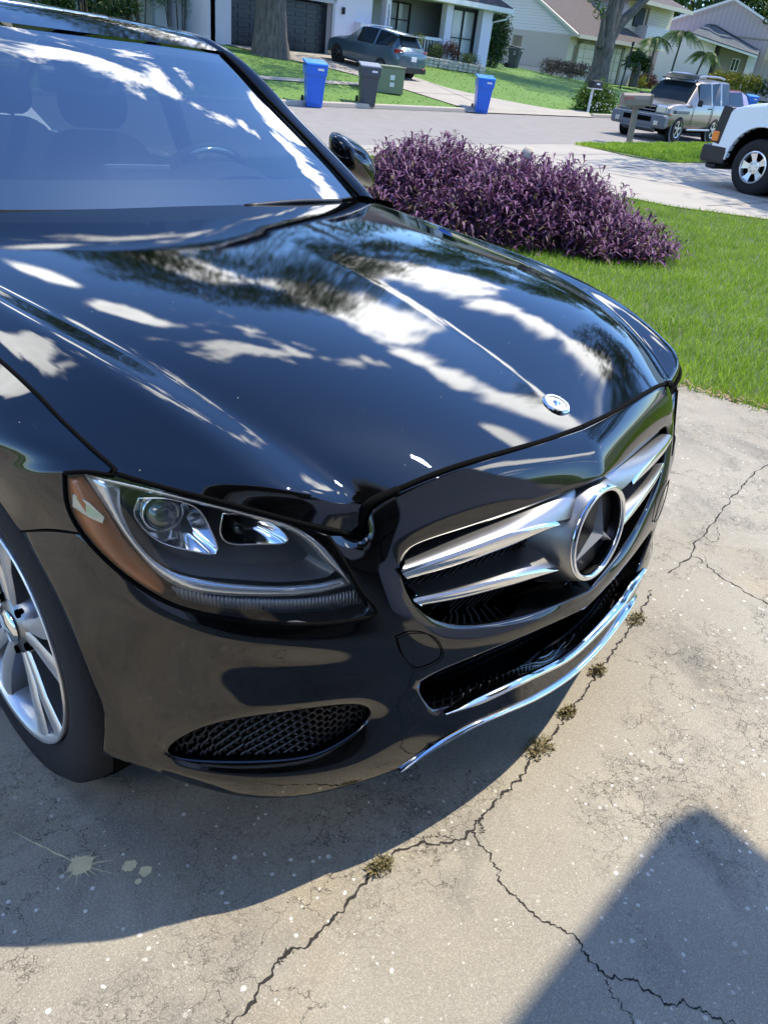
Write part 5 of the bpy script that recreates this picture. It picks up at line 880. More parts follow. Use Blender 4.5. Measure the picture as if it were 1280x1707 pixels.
def digits(txt, par, loc, size, mat, vertical=True, rotz=0.0, name='house_number'):
    for i, ch in enumerate(txt):
        cu = bpy.data.curves.new('d', 'FONT'); cu.body = ch; cu.size = size; cu.extrude = .006; cu.align_x = 'CENTER'; tmp = bpy.data.objects.new('d', cu); COL.objects.link(tmp)
        dg = bpy.context.evaluated_depsgraph_get(); me_ = bpy.data.meshes.new_from_object(tmp.evaluated_get(dg)); bpy.data.objects.remove(tmp); me_.materials.clear(); me_.materials.append(mat); o = bpy.data.objects.new(name, me_); COL.objects.link(o); o.parent = par
        o.rotation_euler = (PI / 2, 0, rotz); o.location = (loc[0] + (0 if vertical else i * size * .62 * math.cos(rotz)), loc[1] + (0 if vertical else i * size * .62 * math.sin(rotz)), loc[2] - (i * size * .82 if vertical else 0))
digits('15222', c1, (3.05, -.185, 1.94), .22, DARK)
window(h1, 4.75, 6.35, .35, 2.3, 1.72, 2, 3, DARK, BLIND); window(h1, 7.75, 9.45, .1, 2.35, .30, 2, 2, DARK, BLIND)
bx('window_surround', (8.6, .42, 1.3), (2.6, .06, 3.2), pmat('dark_grey_wall', (.10, .12, .13), .8), h1)
rl = MB(); rl.box((5.2, -.05, 1.06), (4.0, .10, .12)); rl.box((5.2, -.05, .35), (4.0, .06, .06)); [rl.box((3.3 + k * .2, -.05, .7), (.05, .04, .7)) for k in range(19)]; rl.build('porch_railing', TRIM, h1)
rf1 = MB(); rf1.prism([(2.4, -.55, 2.62), (11.2, -.55, 2.62), (9.4, 4.5, 4.9), (2.4, 4.5, 4.9)], (0, .05, .12)); rf1.prism([(11.2, -.55, 2.62), (11.2, 8, 2.62), (9.4, 4.5, 4.9)], (.05, 0, .12)); rf1.prism([(-6.6, -.55, 2.72), (2.4, -.55, 2.72), (2.4, 4.5, 5.0), (-6.6, 4.5, 5.0)], (0, .05, .12)); rf1.prism([(-6.6, 4.5, 5.0), (9.4, 4.5, 4.9), (11.2, 10, 2.6), (-6.6, 10, 2.6)], (0, .03, .12)); rf1.build('roof', ROOFD, h1)
fb1 = MB(); fb1.box((6.8, -.60, 2.60), (8.9, .08, .20)); fb1.box((-2.1, -.60, 2.70), (9.1, .08, .20)); fb1.build('fascia', TRIM, h1); gt1 = MB(); gt1.tube([(11.0, -.6, 2.5), (10.9, -.5, 2.25), (10.35, -.1, 2.05), (10.32, -.08, 0)], .045, 8); gt1.build('downpipe', TRIM, h1)
sf1 = MB(); sf1.box((6.8, .2, 2.50), (8.8, 1.6, .03)); sf1.box((-2.1, -.2, 2.6), (9, .8, .03)); sf1.build('soffit', TRIM, h1)
# --- cream bungalow wing seen left of the oak (its cream wall behind the shrubs)
h0 = thing('cream_house', 'pale cream bungalow behind the shrubs, leftmost house across the street', 'house', (10.0, 29.5, .5))
b0 = MB(); b0.box((0, 3, 1.2), (15.0, 6, 3.4)); b0.build('wall', pmat('beige_wall', (.58, .53, .42), .85, var=.08), h0); window(h0, 3.4, 4.6, .4, 1.9, -.02, 2, 1, TRIM, DGL); bx('downpipe', (5.3, -.08, 1.2), (.09, .09, 3), DARK, h0); bx('corner_pillar', (7.2, .05, 1.2), (.5, .5, 3.2), TRIM, h0)
r0 = MB(); r0.prism([(-8.2, -.6, 2.9), (8.2, -.6, 2.9), (6.5, 3, 4.6), (-6.5, 3, 4.6)], (0, .05, .12)); r0.prism([(-6.5, 3, 4.6), (6.5, 3, 4.6), (8.2, 6.6, 2.9), (-8.2, 6.6, 2.9)], (0, .02, .12)); r0.build('roof', ROOFB, h0)
# --- cream two-storey house with garage door
h2 = thing('cream_two_storey_house', 'cream house with brown shingle roof, beige garage door and white upper storey', 'house', (49.0, 32.0, .2))
b2 = MB(); b2.box((-.0 + 4.6, 4.15, .6), (9.2, 8.3, 3.9)); b2.v = [(x, y, min(z, 2.5)) for x, y, z in b2.v]; b2.build('wall', CREAMW, h2)
gbl = MB(); gbl.prism([(-.03, -.6, 2.45), (-.03, 5.0, 5.3), (-.03, 11.0, 2.3), (-.03, 9.0, 2.3)], (.1, 0, 0)); gbl.build('gable', SIDW, h2)
gl2 = MB(); gl2.box((-.02, 6, 1.5), (.04, 12, 2.0)); gl2.build('gable_wall', pmat('warm_grey_render', (.56, .47, .42), .88, var=.05), h2)
r2 = MB(); r2.prism([(-.45, -.9, 2.42), (9.9, -.9, 2.42), (6.2, 5.0, 5.35), (-.45, 5.0, 5.35)], (0, 0, .14)); r2.prism([(-.45, 5.0, 5.35), (6.2, 5.0, 5.35), (9.9, 11.4, 2.2), (-.45, 11.4, 2.2)], (0, 0, .14)); r2.prism([(9.9, -.9, 2.42), (9.9, 11.4, 2.2), (6.2, 5.0, 5.35)], (0, 0, .14)); r2.build('roof', ROOFB, h2)
rk = MB(); rk.tube([(-.5, -.95, 2.46), (-.5, 5.0, 5.42), (-.5, 11.5, 2.25)], .11, 4); rk.box((4.7, -.95, 2.48), (10.5, .12, .22)); rk.build('fascia', pmat('cream_fascia', (.62, .56, .45), .6), h2)
gdr = MB(); gdr.box((4.0, -.02, 1.08), (5.6, .06, 2.15)); g2 = gdr.build('garage_door', pmat('beige_door', (.86, .72, .60), .7), h2); gg = MB(); [gg.box((4.0, -.06, .25 + k * .54), (5.6, .02, .02)) for k in range(4)]; [gg.box((1.9 + k * 1.4, -.06, 1.08), (.02, .02, 2.1)) for k in range(4)]; gg.build('door_grooves', TANT, g2)
tr = MB(); tr.box((1.05, -.06, 1.1), (.22, .1, 2.3)); tr.box((7.0, -.06, 1.1), (.3, .1, 2.3)); tr.box((4.0, -.06, 2.25), (6.2, .1, .22)); tr.build('garage_trim', TANT, h2)
dp = MB(); dp.tube([(.9, -.9, 2.35), (.75, -.3, 2.1), (.72, -.08, 1.9), (.72, -.08, -.2)], .05, 6); dp.build('downpipe', TANT, h2)
up2 = MB(); up2.box((11.6, 5.5, 4.0), (7.0, 9, 3.0)); up2.box((11.4, 1.7, 1.4), (2.6, 1.5, 2.8)); up2.build('upper_storey', SIDC, h2)
us = MB(); us.box((8.07, 5.5, 4.0), (.06, 9.1, 3.0)); us.build('side_siding', SIDW, h2)
bal = MB(); bal.box((11.6, .55, 3.2), (3.4, .95, 1.25)); bal.build('balcony', SIDW, h2, bevel=.02); bx('window', (9.9, .95, 4.3), (1.4, .12, 1.2), DARK, h2); bx('window_trim', (9.9, .93, 4.95), (1.7, .14, .12), TANT, h2); bx('window_trim', (11.1, .93, 4.3), (.12, .14, 1.3), TANT, h2)
r3 = MB(); r3.prism([(7.4, -.2, 5.1), (15.6, -.2, 5.1), (14, 5, 7.0), (9, 5, 7.0)], (0, 0, .14)); r3.prism([(7.4, -.2, 5.1), (9, 5, 7.0), (9, 9, 7.0), (7.4, 11, 5.1)], (0, 0, .14)); r3.build('upper_roof', ROOFB, h2); f3 = MB(); f3.box((11.5, -.25, 5.12), (8.3, .12, .24)); f3.build('upper_fascia', pmat('cream_fascia2', (.62, .56, .45), .6), h2)
ent = MB(); ent.box((11.4, .9, 1.3), (2.0, .08, .9)); ent.build('entry_wall', GREYW, h2); gtl = MB(); [gtl.box((10.6 + k * .3, .8, 1.4), (.08, .05, .8)) for k in range(6)]; gtl.build('entry_gate', TRIM, h2)
# --- far house with mauve boarded gable: local X along its front, facing the camera side of the street
hb3 = Vector((72.6, 31.9, 0)); U3 = Vector((.40266, -.91535, 0)); D3 = Vector((.91535, .40266, 0))
h3 = thing('mauve_gable_house', 'far house with mauve boarded gable, grey shingle roof and white garage wall', 'house', hb3, math.atan2(U3.y, U3.x))
def z3(z): return 1.3 * z - .39
def P3(u, z, d=0): return (u * 1.3, d, z3(z))
m = MB(); m.prism([P3(-6.2, 3.9), P3(-6.2, .4), P3(5.5, .4), P3(5.5, 3.7), P3(3.2, 4.05), P3(-.33, 5.62), P3(-3.77, 4.24)], (0, 6, 0)); m.build('gable_wall', SIDM, h3)
m = MB(); m.tube([P3(-4.6, 3.92, -.25), P3(-.33, 5.68, -.25), P3(3.6, 4.0, -.25)], .12, 4); m.build('rake_trim', TRIM, h3)
m = MB(); m.box((P3(.5, 0)[0], -.06, z3(3.75)), (6.0, .06, .06)); m.build('board_band', TANT, h3)
m = MB(); m.prism([P3(-2.3, 3.55, -1.9), P3(-.97, 3.28, -2.6), P3(1.96, 2.76, -2.6), P3(2.1, 3.05, -.1), P3(-1.0, 4.15, -.1), P3(-1.5, 4.15, -.1)], (0, 0, .12)); m.build('lower_roof', ROOFG, h3)
m = MB(); m.tube([P3(-2.4, 3.52, -1.95), P3(-.97, 3.24, -2.66), P3(1.98, 2.72, -2.66)], .10, 4); m.build('eave_fascia', TRIM, h3)
m = MB(); m.box((P3(-2.3, 0)[0], -1.0, z3(2.0)), (4.4, 2.0, 3.6)); m.build('garage_wall', WHITE, h3)
m = MB(); m.box((P3(.85, 0)[0], -.6, z3(2.0)), (3.0, 1.1, 2.9)); m.build('porch_wall', pmat('taupe_render', (.30, .26, .23), .85), h3); m = MB(); m.box((P3(1.75, 0)[0], -.8, z3(2.0)), (.7, 1.4, 2.7)); m.build('pale_pier', WHITE, h3)
window(h3, P3(.62, 0)[0], P3(1.05, 0)[0], z3(1.85), z3(2.52), -1.18, 2, 1, TRIM, DGL)
m = MB(); m.box((P3(2.9, 0)[0], -1.2, z3(3.0)), (1.3, .8, 1.0)); m.build('bay', pmat('tan_bay', (.45, .38, .28), .8), h3)
# --- the house the sedan is parked at (behind the camera; its eave shades the near corner of the drive)
hg = thing('garage_house', 'white house with open garage at the head of the driveway, behind the viewer', 'house', (0, 0, 0)); 
ex, ey, ez = tuple(Vector((.13, -.262, 0)) + Vector((SUNV.x, SUNV.y, 0)) * (3.4 / SUNV.z)) [:2] + (3.4,)
[bx('wall', c_, d_, WHITE, hg) for c_, d_ in (((ex - .8, ey - 4.4, 1.6), (.3, 6.4, 3.5)), ((ex - 9.5, ey - 4.4, 1.6), (.3, 6.4, 3.5)), ((ex - 5, ey - 7.5, 1.6), (9, .3, 3.5)), ((ex - 1.35, ey - 1.1, 1.6), (1.3, .3, 3.5)), ((ex - 8.3, ey - 1.1, 1.6), (2.6, .3, 3.5)), ((ex - 5, ey - 1.1, 2.85), (9, .3, 1.0)))]
rg_ = MB(); rg_.prism([(ex, ey, ez), (ex - 10.6, ey, ez), (ex - 10.6, ey - 4.4, ez + 1.9), (ex, ey - 4.4, ez + 1.9)], (0, 0, .16)); rg_.prism([(ex, ey - 4.4, ez + 1.9), (ex - 10.6, ey - 4.4, ez + 1.9), (ex - 10.6, ey - 8.8, ez), (ex, ey - 8.8, ez)], (0, 0, .16)); rg_.build('roof', ROOFB, hg)
ff = MB(); ff.box((ex - 5.31, ey + .012, ez + .06), (10.58, .03, .18)); ff.build('fascia', TRIM, hg); cg = MB(); cg.box((ex - 5, ey - 4.4, 3.2), (9.6, 7.2, .05)); cg.build('ceiling', GREYW, hg)
ch_ = MB(); ch_.box((ex - 6.6, ey - 5.4, ez + 1.7), (1.1, .8, 1.9)); ch_.build('chimney', CREAMW, hg, bevel=.03)
# ---------------------------------------------------------------- trees
def barkmat(name, c0, c1):
    m, n, l, b = nm(name); t = n.new('ShaderNodeTexCoord'); mp = n.new('ShaderNodeMapping'); mp.inputs['Scale'].default_value = (5, 5, .9); l.new(t.outputs['Object'], mp.inputs[0]); no = n.new('ShaderNodeTexNoise'); no.inputs['Scale'].default_value = 2.4; no.inputs['Detail'].default_value = 9; no.inputs['Roughness'].default_value = .7; l.new(mp.outputs[0], no.inputs['Vector'])
    mr = n.new('ShaderNodeMapRange'); l.new(no.outputs['Fac'], mr.inputs[0]); mr.inputs[1].default_value = .35; mr.inputs[2].default_value = .65; mx_ = n.new('ShaderNodeMixRGB'); l.new(mr.outputs[0], mx_.inputs[0]); mx_.inputs[1].default_value = c0 + (1,); mx_.inputs[2].default_value = c1 + (1,); l.new(mx_.outputs[0], b.inputs['Base Color']); b.inputs['Roughness'].default_value = .95; bp = n.new('ShaderNodeBump'); bp.inputs['Strength'].default_value = 1; bp.inputs['Distance'].default_value = .06; l.new(no.outputs['Fac'], bp.inputs['Height']); l.new(bp.outputs[0], b.inputs['Normal']); return m
BARK = barkmat('oak_bark', (.065, .055, .045), (.20, .175, .15)); BARK2 = barkmat('grey_bark', (.065, .058, .048), (.20, .18, .155))
OAKL = grassmat('oak_leaf', (.020, .042, .010), (.070, .125, .022), .25); LIGHTL = grassmat('light_leaf', (.040, .085, .015), (.14, .24, .04), .3); DKL = grassmat('dark_leaf', (.010, .030, .010), (.045, .10, .022), .15); REDL = grassmat('red_leaf', (.030, .015, .010), (.16, .05, .03), .15); YELL = grassmat('yellow_leaf', (.10, .16, .02), (.42, .34, .03), .2); BRNL = grassmat('brown_hedge_leaf', (.05, .035, .028), (.18, .14, .10), .1); MIXL = grassmat('mixed_border_leaf', (.03, .07, .018), (.20, .24, .09), .2)
def leafcloud(cents, radii, n, size, seed, flat=.75, shell=.35, asp=.55):
    r = np.random.default_rng(seed); C = np.array(cents, float); Rd = np.array(radii, float); 
    if Rd.ndim == 1: Rd = np.c_[Rd, Rd, Rd * flat]
    w = (Rd.prod(1)) ** .67; k = r.choice(len(C), n, p=w / w.sum()); d = r.normal(size=(n, 3)); d /= np.linalg.norm(d, axis=1)[:, None]; q = (shell + (1 - shell) * r.uniform(0, 1, n)) ** .6; P = C[k] + d * Rd[k] * q[:, None] * (1 + .15 * r.normal(size=(n, 1)))
    a = r.normal(size=(n, 3)); a /= np.linalg.norm(a, axis=1)[:, None]; b = np.cross(a, r.normal(size=(n, 3))); b /= np.linalg.norm(b, axis=1)[:, None] + 1e-9; s = size * r.uniform(.5, 1.3, (n, 1))
    V_ = np.stack([P - a * s, P - b * s * asp * .5 + a * s * .1, P + a * s, P + b * s * asp * .5 + a * s * .1], 1).reshape(-1, 3); F_ = np.arange(n * 4).reshape(n, 4); return V_, F_
def crownpts(c, R3, n, rad, seed, bottom=-.5):
    r = np.random.default_rng(seed); out = []; rr_ = []
    while len(out) < n:
        d = r.normal(size=3); d /= np.linalg.norm(d); q = r.uniform(.35, 1) ** .5
        if d[2] < bottom: continue
        out.append(np.array(c) + d * np.array(R3) * q); rr_.append(rad * r.uniform(.6, 1.35))
    return out, rr_
def tree(name, label, base, trunk, limbs, cents, radii, nleaf, lsize, bark, leaf, seed, group=None):
    t = thing(name, label, 'tree', base, 0, group); m = MB()
    P = crv([p for p, _ in trunk], 22); rs = list(np.interp(np.linspace(0, 1, 22), np.linspace(0, 1, len(trunk)), [q for _, q in trunk])); m.tube(P, rs, 18)
    r = np.random.default_rng(seed); m.v = [(x * (1 + .05 * math.sin(5 * math.atan2(y, x) + z)), y * (1 + .05 * math.sin(4 * math.atan2(y, x) + 2 * z)), z) for x, y, z in m.v]; m.build('trunk', bark, t, smooth=True)
    for lp in limbs: q = MB(); k = len(lp); q.tube(crv([p for p, _ in lp], 14), list(np.interp(np.linspace(0, 1, 14), np.linspace(0, 1, k), [w for _, w in lp])), 10); q.build('limb', bark, t, smooth=True)
    V_, F_ = leafcloud(cents, radii, nleaf, lsize, seed); fastmesh('crown', V_, F_, leaf, t); return t
# big oak in front of the white house
c, rr_ = crownpts((-1.0, -1, 9.2), (8.5, 7.5, 4.6), 105, 1.35, 1, -.6)
lm = [[((0, 0, 3.2), .36), ((1.8, -1.0, 5.2), .24), ((4.2, -2.2, 6.8), .12)], [((0, 0, 3.3), .36), ((-2.4, .6, 5.4), .26), ((-5.5, .8, 7.0), .12)], [((0, 0, 3.6), .3), ((.3, -2.4, 5.6), .2), ((0, -5, 7.0), .1)], [((0, 0, 3.8), .35), ((.4, 1.2, 6.4), .22), ((.2, 2.8, 9), .1)]]
tree('oak_tree', 'broad oak trunk on the lawn left of the dark garage door', (19.2, 25.3, .22), [((.0, 0, -.2), .78), ((0, 0, .25), .60), ((0, 0, 1.2), .52), ((-.05, 0, 2.4), .50), ((0, 0, 3.6), .56), ((.1, 0, 4.6), .3)], lm, c, rr_, 34000, .15, BARK, OAKL, 1)
# grey forked tree on the far lawn
c, rr_ = crownpts((1.0, 0, 11.5), (9, 8, 6), 110, 1.5, 2, -.6); c += [np.array((-1.5, .2, 5.0)), np.array((-1.3, .2, 4.2)), np.array((1.0, .0, 5.4)), np.array((-.9, .2, 3.4)), np.array((2.0, .4, 5.5))]; rr_ += [.75, .75, .55, .4, .6]
lm = [[((.0, 0, 2.0), .40), ((.9, 0, 3.0), .28), ((2.2, -.1, 3.95), .21), ((4.2, -.3, 5.4), .15)], [((-.1, 0, 2.3), .36), ((-.1, 0, 3.6), .28), ((.1, 0, 6.5), .18)], [((.1, 0, 2.4), .38), ((.55, 0, 4.2), .26), ((1.1, 0, 6.8), .18)], [((-.5, 0, 1.9), .24), ((-.75, 0, 3.0), .15), ((-.8, .1, 3.6), .08)]]
tree('forked_tree', 'grey forked tree on the lawn before the beige garage door', (43.2, 25.9, .20), [((-.1, 0, -.2), .72), ((-.05, 0, .3), .58), ((.0, 0, 1.2), .52), ((.0, 0, 2.1), .56), ((.0, 0, 2.7), .36)], lm, c, rr_, 34000, .20, BARK2, LIGHTL, 2)
# oak whose hanging branches reach into the top right corner
c, rr_ = crownpts((-4, 1, 8.4), (7, 6, 3.2), 50, 1.2, 4, -.5); c += [np.array(p) for p in ((-13.8, -.2, 5.2), (-13.0, -.8, 4.9), (-12.0, -1.0, 5.0), (-11.2, -1.2, 4.6), (-13.4, -.6, 4.3))]; rr_ += [.8, .8, .8, .8, .45]
tree('oak_tree', 'oak beyond the street whose leaves hang into the top right corner', (62, 20.0, 0), [((0, 0, -.3), .5), ((0, 0, 1.5), .42), ((.1, 0, 4), .4), ((.2, 0, 6), .25)], [[((.1, 0, 4.2), .3), ((-6, -.5, 6.5), .18), ((-12, -.8, 5.8), .08)], [((.1, 0, 4.6), .3), ((2, .5, 7), .15), ((4, 1, 8), .08)]], c, rr_, 18000, .16, BARK, OAKL, 4)
# the oak whose crown hangs over the near lawn and mirrors in the bonnet, and a neighbour's tree on the left
c, rr_ = crownpts((0, 0, 8.0), (6, 5.5, 3.0), 60, 1.1, 6, -.7)
tree('oak_tree', 'oak far to the left of the sedan, out of the picture', (-10, 19, gh(-10, 19)), [((0, 0, -.3), .5), ((0, 0, 1.5), .40), ((.1, 0, 4), .36), ((.2, 0, 6), .25)], [[((.1, 0, 4.2), .3), ((-1.5, -1.5, 6), .18), ((-3, -2.6, 7), .08)], [((.1, 0, 4.6), .3), ((2, .5, 7), .15), ((4, 1, 8), .08)]], c, rr_, 14000, .15, BARK, OAKL, 6)

c, rr_ = crownpts((0, 0, 11), (8, 7.5, 5), 95, 1.4, 16, -.6)
tree('oak_tree', 'tall spreading oak past the white van, out of the picture to the right', (27, 0, gh(27, 0)), [((0, 0, -.3), .7), ((0, 0, 1.5), .55), ((.1, 0, 5), .5), ((.2, 0, 8), .3)], [[((.1, 0, 4.2), .35), ((-2.5, -1.5, 7), .2), ((-5, -2.6, 9), .1)], [((.1, 0, 4.6), .35), ((2, .5, 8), .2), ((4, 1, 10), .1)], [((.1, 0, 5), .35), ((-2, 2.5, 8), .2), ((-4, 4, 10), .1)]], c, rr_, 26000, .17, BARK, OAKL, 16)

# woods behind the far houses
wc = []; wr = []
r_ = np.random.default_rng(9)
for k in range(80): a = r_.uniform(0, 1); wc.append((62 + 60 * a, 62 - 24 * a + r_.uniform(-4, 4), 2 + r_.uniform(0, 12))); wr.append(r_.uniform(2.5, 4.5))
V_, F_ = leafcloud(wc, wr, 26000, .55, 9, .9); o = fastmesh('far_woods', V_, F_, OAKL); tag(o, 'dense green woods rising behind the far houses', 'woods', kind='stuff')
wc = []; wr = []
for k in range(40): a = r_.uniform(0, 1); wc.append((-30 + 60 * a, 50 + r_.uniform(-4, 4), 2 + r_.uniform(0, 8))); wr.append(r_.uniform(2.5, 4.5))
V_, F_ = leafcloud(wc, wr, 9000, .6, 19, .9); o = fastmesh('left_woods', V_, F_, OAKL); tag(o, 'trees massed behind the leftmost house', 'woods', kind='stuff')
# ---------------------------------------------------------------- shrubs
def shrub(name, label, cents, radii, n, size, leaf, seed, base, cat='shrub', stems=4, group=None, flat=.9, asp=.55):
    t = thing(name, label, cat, base, 0, group); V_, F_ = leafcloud(cents, radii, n, size, seed, flat, .3, asp); fastmesh('foliage', V_, F_, leaf, t); m = MB(); r = random.Random(seed)
    C = [Vector(c_) for c_ in cents]
    for k in range(stems): p = r.choice(C); m.tube([(p.x * .6 + r.uniform(-.1, .1), p.y * .6, -.1), (p.x, p.y, p.z)], [.03, .015], 5)
    m.build('stem', BARK, t); return t
def at_(x, y, dz=0): return (x, y, gh(x, y) + dz)
shrub('cypress_bush', 'tall dark green bush at the corner of the white house', [(0, 0, .5), (0, 0, 1.2), (.05, 0, 1.9), (.1, 0, 2.3), (-.35, 0, .9), (.35, 0, 1.0), (.3, 0, 1.7), (-.3, 0, 1.6)], [(.75, .7, .6)] * 2 + [(.7, .6, .6), (.45, .45, .5)] + [(.6, .6, .7)] * 4, 5200, .10, DKL, 11, at_(36.7, 28.6))
shrub('clipped_hedge', 'brown clipped hedge along the cream house wall', [(x, -.12 * x, .45) for x in np.linspace(0, 3.6, 9)], [(.45, .45, .42)] * 9, 3600, .075, BRNL, 12, at_(42.3, 28.9))
shrub('street_shrub', 'green shrub with white blooms behind the black mailbox', [(-.5, 0, .35), (.1, 0, .45), (.7, 0, .42), (1.2, 0, .35), (.5, 0, .7), (-.1, .0, .6)], [(.55, .5, .45)] * 6, 4200, .09, LIGHTL, 13, at_(29.7, 17.95))
fl_ = MB(); rb = random.Random(4)
for k in range(38): fl_.box((29.7 + rb.uniform(-.9, 1.6), 17.45 + rb.uniform(-.08, .1), -.30 + rb.uniform(0, .75)), (.04, .04, .04))
tag(fl_.build('white_blooms', TRIM, bevel=.008), 'tiny white blooms over the shrub behind the black mailbox', 'flowers', kind='stuff')
shrub('yellow_hedge', 'yellow-topped croton hedge before the mauve gabled house', [(x * .40, -x * .915, .55) for x in np.linspace(0, 2.6, 7)], [(.5, .5, .55)] * 7, 3000, .11, YELL, 14, (55.9, 24.7, .75), flat=1)
shrub('green_hedge', 'dark green hedge right of the yellow croton hedge', [(x * .40, -x * .915, .45) for x in np.linspace(0, 5, 10)], [(.55, .55, .55)] * 10, 3200, .11, DKL, 15, (57.0, 22.2, .65))
shrub('red_hedge', 'square clipped red hedge beside the lamp post', [(x, 0, .5) for x in np.linspace(0, 2.0, 6)], [(.42, .5, .5)] * 6, 2600, .09, REDL, 16, (57.6, 31.0, .1))
shrub('lime_shrub', 'small lime shrub left of the red hedge', [(0, 0, .3), (.3, 0, .4)], [.35, .35], 700, .07, YELL, 17, (55.9, 29.9, .25))
shrub('cordyline', 'thin red-leaved plant behind the red hedge', [(0, 0, 1.3), (0, 0, 1.7), (.15, 0, 1.0)], [.35, .3, .3], 500, .14, REDL, 18, (60.3, 32.0, .2), asp=.25)
# planter bed by the porch
pb = thing('planter_wall', 'low white stacked-stone planter wall in front of the porch', 'planter wall', at_(28.3, 26.5)); pm_ = MB(); rb = random.Random(8); pathp = crv([(0, .1, 0), (1.2, -.4, 0), (2.4, -.95, 0), (3.1, -1.45, 0), (3.35, -1.2, 0), (3.6, -.2, 0)], 40)
for lv in range(3):
    for i in range(0, 39, 2):
        a, b = np.array(pathp[i]), np.array(pathp[min(i + 2, 39)]); c = (a + b) / 2; L = np.linalg.norm(b - a); ang = math.atan2(b[1] - a[1], b[0] - a[0]); zz = gh(28.3 + c[0], 26.5 + c[1]) - gh(28.3, 26.5); pm_.box((c[0] + rb.uniform(-.02, .02), c[1] + rb.uniform(-.02, .02), zz + .07 + lv * .125), (L * rb.uniform(.86, .97), .18, .115), rotm(0, 0, ang))
pm_.build('stone_courses', pmat('pale_wall_stone', (.52, .47, .40), .9, var=.30, scale=9, bump=.5, bscale=20), pb, bevel=.02)
for i, (x, y, c_, nme, lbl, lf, hh) in enumerate(((28.7, 26.9, 0, 'yellow_border_plant', 'tall yellow-green plants in the planter beside the blue car', YELL, .9), (29.8, 26.6, 0, 'border_plant', 'leafy green border plants in the middle of the planter', MIXL, .55), (30.6, 26.3, 0, 'red_border_plant', 'dark red plant under the right porch window', REDL, .8), (31.2, 25.7, 0, 'border_plant', 'grey-green border plants at the right end of the planter', MIXL, .6))):
    shrub(nme, lbl, [(rb.uniform(-.5, .5), rb.uniform(-.25, .25), .15 + hh * rb.uniform(.3, .9)) for _ in range(7)], [(.28, .25, .28)] * 7, 1300, .075, lf, 30 + i, at_(x, y, .05), 'plant', asp=.3)
# shrubs before the cream bungalow
for i, (nme, lbl, x, y, hh, ww, lf, asp) in enumerate((('low_shrub', 'round low green shrub, leftmost before the cream bungalow', 12.6, 28.3, 1.0, 1.1, DKL, .5), ('low_shrub', 'round low green shrub under the crape myrtle', 14.6, 28.0, 1.0, 1.2, DKL, .5), ('crape_myrtle', 'dark-leaved small tree with bare stems beside the white corner pillar', 15.7, 28.2, 2.6, 1.0, DKL, .5), ('bamboo_clump', 'feathery green bamboo clump left of the red shrub', 17.2, 28.3, 2.4, 1.5, LIGHTL, .18), ('red_shrub', 'dark red-leaved shrub tight against the oak trunk', 18.6, 27.6, 1.7, 1.0, REDL, .3), ('hanging_vine', 'green vine on the dark downpipe of the bungalow', 14.1, 29.2, 2.6, .4, LIGHTL, .5))):
    shrub(nme, lbl, [(rb.uniform(-.5, .5) * ww, rb.uniform(-.2, .3), hh * (rb.uniform(.3, 1) if nme != 'crape_myrtle' else rb.uniform(.65, 1.1))) for _ in range(12)], [(.32 * ww ** .5, .3, .34)] * 12, 3000, .085, lf, 50 + i, at_(x, y), 'shrub' if nme != 'crape_myrtle' else 'tree', stems=8, asp=asp)
# palms by the far house
def palm(label, x, y, z0, h, lean, nf, fl, seed, group='slender palms in front of the mauve gabled house'):
    t = thing('palm_tree', label, 'palm', (x, y, z0), 0, group); m = MB(); m.tube(crv([(0, 0, 0), (lean * .4, 0, h * .5), (lean, 0, h)], 10), [.10, .08, .075, .07, .07, .065, .06, .06, .06, .06], 8); m.build('trunk', BARK, t, smooth=True)
    r = np.random.default_rng(seed); V_ = []; F_ = []; i = 0
    for k in range(nf):
        a = 2 * PI * k / nf + r.uniform(-.3, .3); up_ = r.uniform(.2, 1.25); L = fl * r.uniform(.8, 1.15); prev = None
        for s in np.linspace(0.03, 1, 22):
            d = L * s; q = np.array([lean + math.cos(a) * d * math.cos(up_ * (1 - s * .6)), math.sin(a) * d * math.cos(up_ * (1 - s * .6)), h + d * math.sin(up_) * (1 - .9 * s) - .45 * d * s * s])
            if prev is not None:
                dv = q - prev; dv /= np.linalg.norm(dv) + 1e-9; sd = np.cross(dv, [0, 0, 1]); sd /= np.linalg.norm(sd) + 1e-9; ll = L * .30 * math.sin(PI * min(1, s * .85 + .12)) + .04
                for sg in (-1, 1): tip = q + sd * sg * ll * .75 + dv * ll * .5 + np.array([0, 0, -ll * .45]); V_ += [q, q + dv * .075, tip]; F_.append((i, i + 1, i + 2)); i += 3
                w_ = np.array([0, 0, .012]); V_ += [prev - w_, q - w_, q + w_]; F_.append((i, i + 1, i + 2)); i += 3
            prev = q
    fastmesh('fronds', V_, F_, LIGHTL, t)
palm('tallest slender palm rising behind the tan vehicle', 55.3, 27.6, .6, 2.9, .25, 22, 1.5, 1); palm('leaning slender palm with drooping fronds, right of the tallest', 56.0, 26.2, .6, 1.9, .7, 20, 1.3, 2); palm('slender palm with a small crown, left of the tallest', 54.4, 28.7, .6, 2.4, -.2, 20, 1.35, 3); 
cy = thing('cycad', 'dark broad-leaved cycad left of the slender palms', 'palm', (54.2, 29.6, .6)); m = MB(); m.lathe([(.32, -.4), (.30, .6), (.24, 1.0), (.1, 1.1)], (0, 0, 0), None, 10); m.build('trunk', BARK, cy); V_, F_ = leafcloud([(0, 0, 1.3), (-.6, 0, 1.4), (.6, 0, 1.2), (-.9, 0, 1.0), (.9, 0, .9)], [(.6, .5, .4)] * 5, 420, .40, 5, 1, .1, .3); fastmesh('fronds', V_, F_, DKL, cy)
